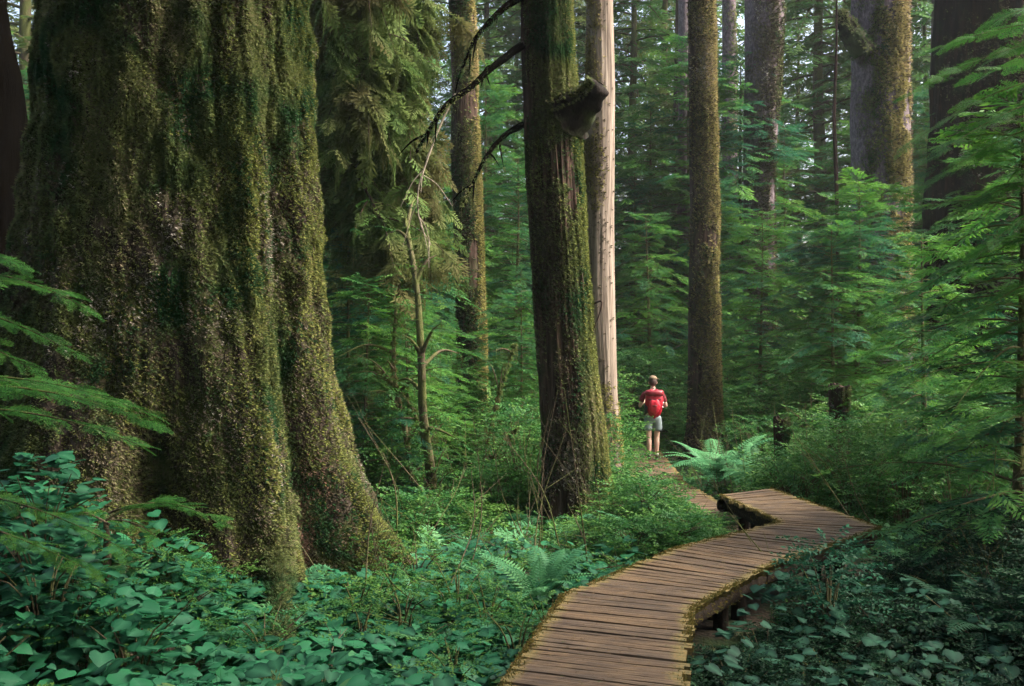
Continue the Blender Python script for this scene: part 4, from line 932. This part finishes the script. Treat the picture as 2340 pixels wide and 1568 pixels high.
def heart_cover(name, label, n, region, hr, size, mat, seed=0, dens=None, hfn=None):
    cl = Cloud(); st = Cloud(); X = U(region[0], region[1], n * 3); Y = U(region[2], region[3], n * 3)
    q = np.column_stack([X, Y, 0 * X]); m_ = (walk_dist(X, Y)[0] > .05) & off_giant(X, Y) & (fbm(q * 1.3, 90 + seed, 2) > U(-.5, .32, n * 3))
    if dens is not None: m_ &= dens(X, Y)
    X, Y = X[m_][:n], Y[m_][:n]; n = len(X); g = ground_z(X, Y); hump = .5 + .5 * fbm(np.column_stack([X, Y, 0 * X]) * 1.1, 95, 2)
    Z = g + (hr[0] + (hr[1] - hr[0]) * (.55 * U(0, 1, n) + .45 * hump)) * (1 if hfn is None else hfn(X, Y)); a = U(0, 6.28, n); a = np.where(U(0, 1, n) < .35, rng.normal(-1.57, .9, n), a)
    d = np.stack([np.cos(a), np.sin(a), U(-.5, .12, n)], 1); s_ = U(size[0], size[1], n) * np.where(U(0, 1, n) < .2, .6, 1.)
    scatter(cl, HEART, frames(np.column_stack([X, Y, Z]), d, np.array([0, 0, 1.]), s_, U(-.35, .35, n)))
    S = Tmp()
    for i in range(0, n, 2):
        S.leaf((X[i] - .03 * math.cos(a[i]), Y[i] - .03 * math.sin(a[i]), g[i] - .02), (.03 * math.cos(a[i]), .03 * math.sin(a[i]), Z[i] - g[i] + .02), (0, 1, 0), Z[i] - g[i] + .02, .006)
    st.add(S.done(), np.eye(4)[None])
    o = link(name, cl.mesh(name, mat, True)); link('stems', st.mesh('stems', M_shrub), o); tag(o, label, 'ground cover', kind='stuff')
heart_cover('ground_cover', 'dense carpet of teal heart-shaped leaves across the lower left foreground', 4000, (-4.2, .1, 4.2, 8.6), (.05, .68), (.07, .135), M_lily, dens=lambda X, Y: X < -.1 + 0 * Y, hfn=lambda X, Y: np.clip(1 - (X + 2.9) / 1.6 * np.clip((Y - 5.5) / 1.5, 0, 1), .22, 1))
heart_cover('ground_cover', 'heart-shaped leaves scattered between the giant root and the walkway', 2300, (-2.4, 1.2, 5.2, 10.5), (.05, .36), (.08, .14), M_lily, 3)
shrub_things([(-2.95, 6.3, .5, 1.0, 190, 'tall leafy spray rising before the left root of the giant trunk'), (-3.3, 7.0, .5, 1.05, 220, 'leafy spray against the far left root of the giant trunk'), (-2.35, 6.1, .4, .72, 150, 'broad-leaved sprig in front of the giant trunk, right of the taller sprays'), (-3.0, 5.2, .5, .85, 200, 'leafy bush at the lower left edge'), (-1.9, 5.2, .4, .55, 130, 'small leafy bush at the bottom edge among heart-shaped leaves')], M_lily, tm=HEART, sc=(.07, .125))
heart_cover('ground_cover', 'dim broad leaves low in the shade right of the near walkway', 600, (1.0, 4., 4.4, 8.), (.30, .62), (.07, .12), foliage('dim_broad_leaf', [(0, (.003, .018, .012)), (1, (.010, .045, .027))], (.03, .1, .06), .3, .6), 5)  # leaf colour lowered to carry the shade beside the walkway
def low_cover(name, label, n, xr, yr, mat, tm, sc, zr=(.02, .2), cond=None):
    X = U(*xr, n); Y = U(*yr, n); k = (walk_dist(X, Y)[0] > .12) & off_giant(X, Y)
    if cond is not None: k &= cond(X, Y)
    X, Y = X[k], Y[k]; n = len(X); a = U(0, 6.28, n); cl = Cloud()
    scatter(cl, tm, frames(np.column_stack([X, Y, ground_z(X, Y) + U(zr[0], zr[1], n)]), np.stack([np.cos(a), np.sin(a), U(-.1, .7, n)], 1), np.array([0, 0, 1.]), U(sc[0], sc[1], n), U(-.4, .4, n)))
    tag(link(name, cl.mesh(name, mat)), label, 'ground cover', kind='stuff')
low_cover('ground_cover', 'small leafy seedlings and moss over the whole forest floor', 16000, (-9, 12), (8, 30), M_shrub, OVAL, (.2, .45), cond=lambda X, Y: np.abs(X) < Y * .62)
low_cover('ground_cover', 'feathery low fronds on the forest floor around the trunks', 2600, (-6, 6), (6, 20), M_fern, SPR_MID, (.2, .5), cond=lambda X, Y: np.abs(X) < Y * .62)
low_cover('leaf_litter', 'brown twigs and dead leaves on the soil near the walkway', 9000, (-4, 4), (4.5, 13), M_litter, TUFT, (.8, 1.6), (.0, .02))

# fallen twigs and bare stems
def twigs(name, label, n, xr, yr, Lr, up, mat, cond):
    cl = Cloud()
    for _ in range(n):
        x, y = U(*xr), U(*yr)
        if not cond(x, y) or walk_dist(x, y)[0] < .15: continue
        z = float(ground_z(x, y)); a = U(0, 6.28); L = U(*Lr); e = U(*up); d = np.array([math.cos(a) * math.cos(e), math.sin(a) * math.cos(e), math.sin(e)])
        b = np.array([x, y, z + .03]); c = U(-.12, .12, 3) * L
        V, F = tube(smooth_path([b, b + d * L * .5 + c, b + d * L], 8), np.linspace(.008, .002, 8) * U(.6, 1.5), 4); cl.raw(V, F)
        for k in range(2):
            m_ = b + d * L * U(.4, .8) + c * .7; q = d + U(-.7, .7, 3); V, F = tube([m_, m_ + q * L * .25], [.003, .0015], 4); cl.raw(V, F)
    tag(link(name, cl.mesh(name, mat, True)), label, 'twigs', kind='stuff')
twigs('fallen_twigs', 'bare twigs lying and leaning among the foreground plants', 260, (-4, 4.5), (4.8, 12), (.3, .9), (.0, .5), M_twig, lambda x, y: off_giant(x, y))
twigs('dead_stems', 'thin upright dead stems poking out of the undergrowth', 420, (-5, 9), (8, 20), (.5, 1.9), (.7, 1.5), M_twig, lambda x, y: off_giant(x, y) and not (.09 < x / y < .19))

# unseen trees added round and behind the camera so their crowns shade the foreground
for i, (x_, y_, s_) in enumerate([(-7, -5, 1.), (1.5, -8, .95), (-3, -13, 1.1), (6.5, -4, .9), (8.5, 4, 1.35), (10.5, -1, 1.), (-9, 2, 1.), (6, -14, 1.), (-13, -10, 1.1)]):
    make_conifer('far_conifer', FAR[2], (x_, y_, -.2), i * 1.3, s_, 'tall unseen conifer of the surrounding stand, added outside the view to shade the foreground', 'conifer', 'conifers around the photographer')

# ------------------------------------------------------------------ the hiker
def skin_mesh(nodes, edges, sub=2):
    names = list(nodes); me = bpy.data.meshes.new('tmp'); me.from_pydata([nodes[k][0] for k in names], [(names.index(a), names.index(b)) for a, b in edges], [])
    o = bpy.data.objects.new('tmp', me); COL.objects.link(o)
    sk = o.modifiers.new('s', 'SKIN'); sk.use_smooth_shade = True
    for i, k in enumerate(names):
        r = nodes[k][1]; r = r if isinstance(r, tuple) else (r, r); me.skin_vertices[0].data[i].radius = r; me.skin_vertices[0].data[i].use_root = (i == 0)
    o.modifiers.new('u', 'SUBSURF').levels = sub
    dg = bpy.context.evaluated_depsgraph_get(); dg.update(); ev = bpy.data.meshes.new_from_object(o.evaluated_get(dg))
    bpy.data.objects.remove(o); return ev
def sphere_into(bm, c, r, seg=20, rot=None, fn=None):
    M = Matrix.Translation(c) @ (rot or Matrix()) @ Matrix.Diagonal((*r, 1)); g = bmesh.ops.create_uvsphere(bm, u_segments=seg, v_segments=seg * 2 // 3, radius=1, matrix=M)
    if fn:
        for v in g['verts']: fn(v)
    return g
def hiker():
    SK = plain('skin', (.58, .36, .27), .55, .1); HA = plain('brown_hair', (.045, .022, .014), .7, .4, 80); RD = plain('red_shirt_cloth', (.13, .006, .012), .8, .15)
    BP = plain('red_nylon', (.40, .006, .022), .45, .12); SH = plain('grey_blue_shorts_cloth', (.22, .27, .28), .85, .15); WH = plain('white_cloth', (.75, .72, .68), .85, .08)
    BT = plain('brown_boot_leather', (.05, .03, .02), .6, .3); CP = plain('tan_cap_cloth', (.15, .105, .06), .85, .2); BK = plain('dark_strap', (.02, .015, .02), .6, .2)
    x, y, z = 2.86, 20.2, -.078
    root = empty('person', (x, y, z)); root.scale = (.975,) * 3; root.rotation_euler = (0, 0, math.radians(-4))
    tag(root, 'hiker seen from behind standing on the boardwalk in red shirt, pale shorts and tan cap', 'person')
    N_ = {'pel': ((0, 0, .93), (.13, .10)), 'wa': ((0, .0, 1.08), (.125, .09)), 'ch': ((0, .0, 1.28), (.15, .11)), 'sh': ((0, 0, 1.40), (.12, .075)), 'nk': ((0, .01, 1.475), (.058, .058)), 'nt': ((0, .025, 1.56), (.052, .055))}
    E_ = [('pel', 'wa'), ('wa', 'ch'), ('ch', 'sh'), ('sh', 'nk'), ('nk', 'nt')]
    for s, t in ((-1, 'l'), (1, 'r')):
        dy = .03 * s
        N_.update({'h' + t: ((.09 * s, 0, .86), .088), 'k' + t: ((.085 * s, .01 + dy, .49), .056), 'c' + t: ((.083 * s, -.015 + dy, .36), .056), 'a' + t: ((.078 * s, -.02 + dy, .10), .036),
                   'f' + t: ((.082 * s, .05 + dy, .045), .036), 't' + t: ((.09 * s, .15 + dy, .03), .028),
                   's' + t: ((.185 * s, 0, 1.385), .052), 'u' + t: ((.235 * s, -.01, 1.25), .044), 'e' + t: ((.272 * s, -.02, 1.12), .036), 'v' + t: ((.255 * s, .09, 1.13), .034), 'w' + t: ((.20 * s, .19, 1.18), .026),
                   'p' + t: ((.165 * s, .235, 1.205), (.030, .018))})
        E_ += [('pel', 'h' + t), ('h' + t, 'k' + t), ('k' + t, 'c' + t), ('c' + t, 'a' + t), ('a' + t, 'f' + t), ('f' + t, 't' + t), ('sh', 's' + t), ('s' + t, 'u' + t), ('u' + t, 'e' + t), ('e' + t, 'v' + t), ('v' + t, 'w' + t), ('w' + t, 'p' + t)]
        for j, (oz, l) in enumerate(((.026, .032), (.009, .037), (-.008, .034), (-.024, .027))):
            N_['g%d%s' % (j, t)] = ((.148 * s, .262, 1.212 + oz), .009); N_['q%d%s' % (j, t)] = (((.148 - l * .9) * s, .268, 1.208 + oz), .0085); N_['z%d%s' % (j, t)] = (((.142 - l) * s, .238, 1.204 + oz), .0075)
            E_ += [('p' + t, 'g%d%s' % (j, t)), ('g%d%s' % (j, t), 'q%d%s' % (j, t)), ('q%d%s' % (j, t), 'z%d%s' % (j, t))]
        N_['m' + t] = ((.165 * s, .215, 1.245), .010); N_['n' + t] = ((.145 * s, .225, 1.262), .009); E_ += [('w' + t, 'm' + t), ('m' + t, 'n' + t)]
    body = skin_mesh(N_, E_)
    bm = bmesh.new(); bm.from_mesh(body)
    sphere_into(bm, (0, .03, 1.63), (.077, .098, .112)); sphere_into(bm, (0, .065, 1.575), (.052, .055, .050), 14)
    sphere_into(bm, (0, .128, 1.615), (.014, .022, .024), 10)
    for s in (-1, 1):
        sphere_into(bm, (.080 * s, .015, 1.615), (.013, .022, .032), 10); sphere_into(bm, (.030 * s, .112, 1.638), (.014, .014, .009), 10)
    sphere_into(bm, (0, .118, 1.575), (.024, .010, .008), 10)
    me = bpy.data.meshes.new('body'); bm.to_mesh(me); me.materials.clear(); me.materials.append(SK)
    for f in me.polygons: f.use_smooth = True; f.material_index = 0
    b = link('body', me, root); rm = b.modifiers.new('remesh', 'REMESH'); rm.mode = 'VOXEL'; rm.voxel_size = .007; rm.use_smooth_shade = True
    def part(name, me_, mat, parent=root):
        me_.materials.clear(); me_.materials.append(mat)
        for f in me_.polygons: f.use_smooth = True; f.material_index = 0
        return link(name, me_, parent)
    T = {'a': ((0, 0, .95), (.150, .118)), 'b': ((0, 0, 1.10), (.140, .105)), 'c': ((0, 0, 1.28), (.165, .125)), 'd': ((0, 0, 1.405), (.13, .085)), 'e': ((0, .01, 1.45), (.068, .068))}
    e = [('a', 'b'), ('b', 'c'), ('c', 'd'), ('d', 'e')]
    for s, t in ((-1, 'l'), (1, 'r')):
        T['s' + t] = ((.185 * s, 0, 1.39), .068); T['u' + t] = ((.228 * s, -.01, 1.27), .062); T['w' + t] = ((.248 * s, -.015, 1.19), .064); e += [('d', 's' + t), ('s' + t, 'u' + t), ('u' + t, 'w' + t)]
    part('shirt', skin_mesh(T, e), RD)
    part('collar', skin_mesh({'a': ((0, .008, 1.462), .070), 'b': ((0, .012, 1.488), .068)}, [('a', 'b')]), WH)
    T = {'a': ((0, 0, .99), (.155, .122)), 'b': ((0, 0, .90), (.165, .130))}; e = [('a', 'b')]
    for s, t in ((-1, 'l'), (1, 'r')):
        T['h' + t] = ((.092 * s, 0, .82), .108); T['i' + t] = ((.098 * s, .01 * s, .70), .102); T['j' + t] = ((.102 * s, .015 * s, .595), .106); e += [('b', 'h' + t), ('h' + t, 'i' + t), ('i' + t, 'j' + t)]
    part('shorts', skin_mesh(T, e), SH)
    for s in (-1, 1):
        dy = .03 * s
        part('sock', skin_mesh({'a': ((.080 * s, -.018 + dy, .09), .044), 'b': ((.081 * s, -.016 + dy, .17), .050)}, [('a', 'b')]), WH)
        part('boot', skin_mesh({'a': ((.079 * s, -.025 + dy, .13), .049), 'b': ((.080 * s, -.03 + dy, .055), (.048, .05)), 'c': ((.084 * s, .06 + dy, .048), (.048, .042)), 'd': ((.092 * s, .15 + dy, .038), (.044, .032))}, [('a', 'b'), ('b', 'c'), ('c', 'd')]), BT)
    bm = bmesh.new(); sphere_into(bm, (0, .005, 1.635), (.086, .098, .105), 24, fn=lambda v: setattr(v.co, 'z', max(v.co.z, 1.545 if v.co.y < .04 else 1.62)))
    me = bpy.data.meshes.new('hair'); bm.to_mesh(me); part('hair', me, HA)
    bm = bmesh.new(); sphere_into(bm, (0, .02, 1.690), (.090, .106, .075), 24, fn=lambda v: setattr(v.co, 'z', max(v.co.z, 1.692)))
    def brim(v): v.co.z = 1.692 + (v.co.z - 1.670) * 1. - .25 * max(0, v.co.x * .8 + v.co.y * .6 - .12)
    sphere_into(bm, (.055, .085, 1.670), (.085, .085, .008), 20, fn=brim)
    me = bpy.data.meshes.new('cap'); bm.to_mesh(me); part('cap', me, CP)
    # backpack, a thing of its own
    pk = empty('backpack', (x, y - .2, z + 1.155)); pk.rotation_euler = root.rotation_euler
    tag(pk, "bright red backpack tapering to its base on the hiker's back", 'backpack')
    def sack(name, c, r, mat, taper, parent=pk, seg=28):
        bm = bmesh.new()
        def fn(v):
            q = (v.co - Vector(c)); t = q.z / r[2]
            # superellipsoid feel + taper towards the bottom, soft folds
            k = (abs(q.x / r[0]) ** 4 + abs(q.y / r[1]) ** 4 + abs(t) ** 4) ** .25
            if k > 1e-4: q = q / k * (k * .45 + .55)
            q.x *= 1 - taper * max(0, -t) ** 1.2; q.y *= 1 - taper * .4 * max(0, -t)
            q += q.normalized() * .013 * math.sin(q.x * 60 + q.z * 38) * math.cos(q.z * 45)
            v.co = Vector(c) + q
        sphere_into(bm, c, r, seg, fn=fn); me = bpy.data.meshes.new(name); bm.to_mesh(me); return part(name, me, mat, parent)
    # coordinates relative to the pack's origin
    sack('main_compartment', (0, .0, .0), (.185, .115, .29), BP, .42)
    sack('top_lid', (0, -.01, .215), (.195, .125, .075), plain('dark_red_nylon', (.20, .006, .015), .5), .0)
    sack('front_pocket', (.0, -.105, -.05), (.115, .055, .145), plain('bright_red_nylon', (.52, .014, .035), .4), .35)
    sack('side_pocket', (-.165, -.0, -.08), (.045, .075, .12), BK, .2)
    for zz in (.10, -.02):
        V, F = tube(smooth_path([(-.178, -.02, zz), (-.12, -.10, zz), (0, -.168 if zz < .05 else -.128, zz - .01), (.12, -.10, zz), (.178, -.02, zz)], 20), np.full(20, .007), 6)
        part('compression_strap', np_mesh('compression_strap', V, F, BK), BK, pk)
    for i, zz in enumerate((.03, -.06)):
        bm = bmesh.new(); g = bmesh.ops.create_cube(bm, size=1, matrix=Matrix.Translation((.165 - .015 * i, -.055, zz)) @ Matrix.Diagonal((.05, .022, .028, 1))); bmesh.ops.bevel(bm, geom=bm.edges[:], offset=.005, segments=2, affect='EDGES')
        me = bpy.data.meshes.new('buckle'); bm.to_mesh(me); part('buckle', me, WH, pk)
    for s in (-1, 1):
        V, F = tube(smooth_path([(.09 * s, .07, .22), (.105 * s, .16, .265), (.125 * s, .30, .20), (.14 * s, .335, .05), (.15 * s, .25, -.08), (.11 * s, .12, -.16)], 26), np.full(26, .017), 8)
        part('shoulder_strap', np_mesh('shoulder_strap', V, F, BK), BK, pk)
    V, F = tube(smooth_path([(-.04, .05, .27), (-.02, .04, .31), (.02, .04, .31), (.04, .05, .27)], 12), np.full(12, .008), 7)
    part('grab_loop', np_mesh('grab_loop', V, F, BK), BK, pk)
hiker()

# ------------------------------------------------------------------ the damp air between the trees
def haze():
    bm = bmesh.new(); bmesh.ops.create_cube(bm, size=1)
    me = bpy.data.meshes.new('haze'); bm.to_mesh(me); o = link('haze', me); o.scale = (240, 220, 60); o.location = (0, 60, 27)
    m, n = newmat('damp_air'); v = N(n, 'ShaderNodeVolumePrincipled', i_Density=.0004, i_Anisotropy=.2); v.inputs['Color'].default_value = (.85, .93, .95, 1)
    q = N(n, 'ShaderNodeOutputMaterial'); n.links.new(v.outputs[0], q.inputs[1]); me.materials.append(m)
    tag(o, 'thin damp air between the distant trees', 'haze', kind='stuff')
haze()
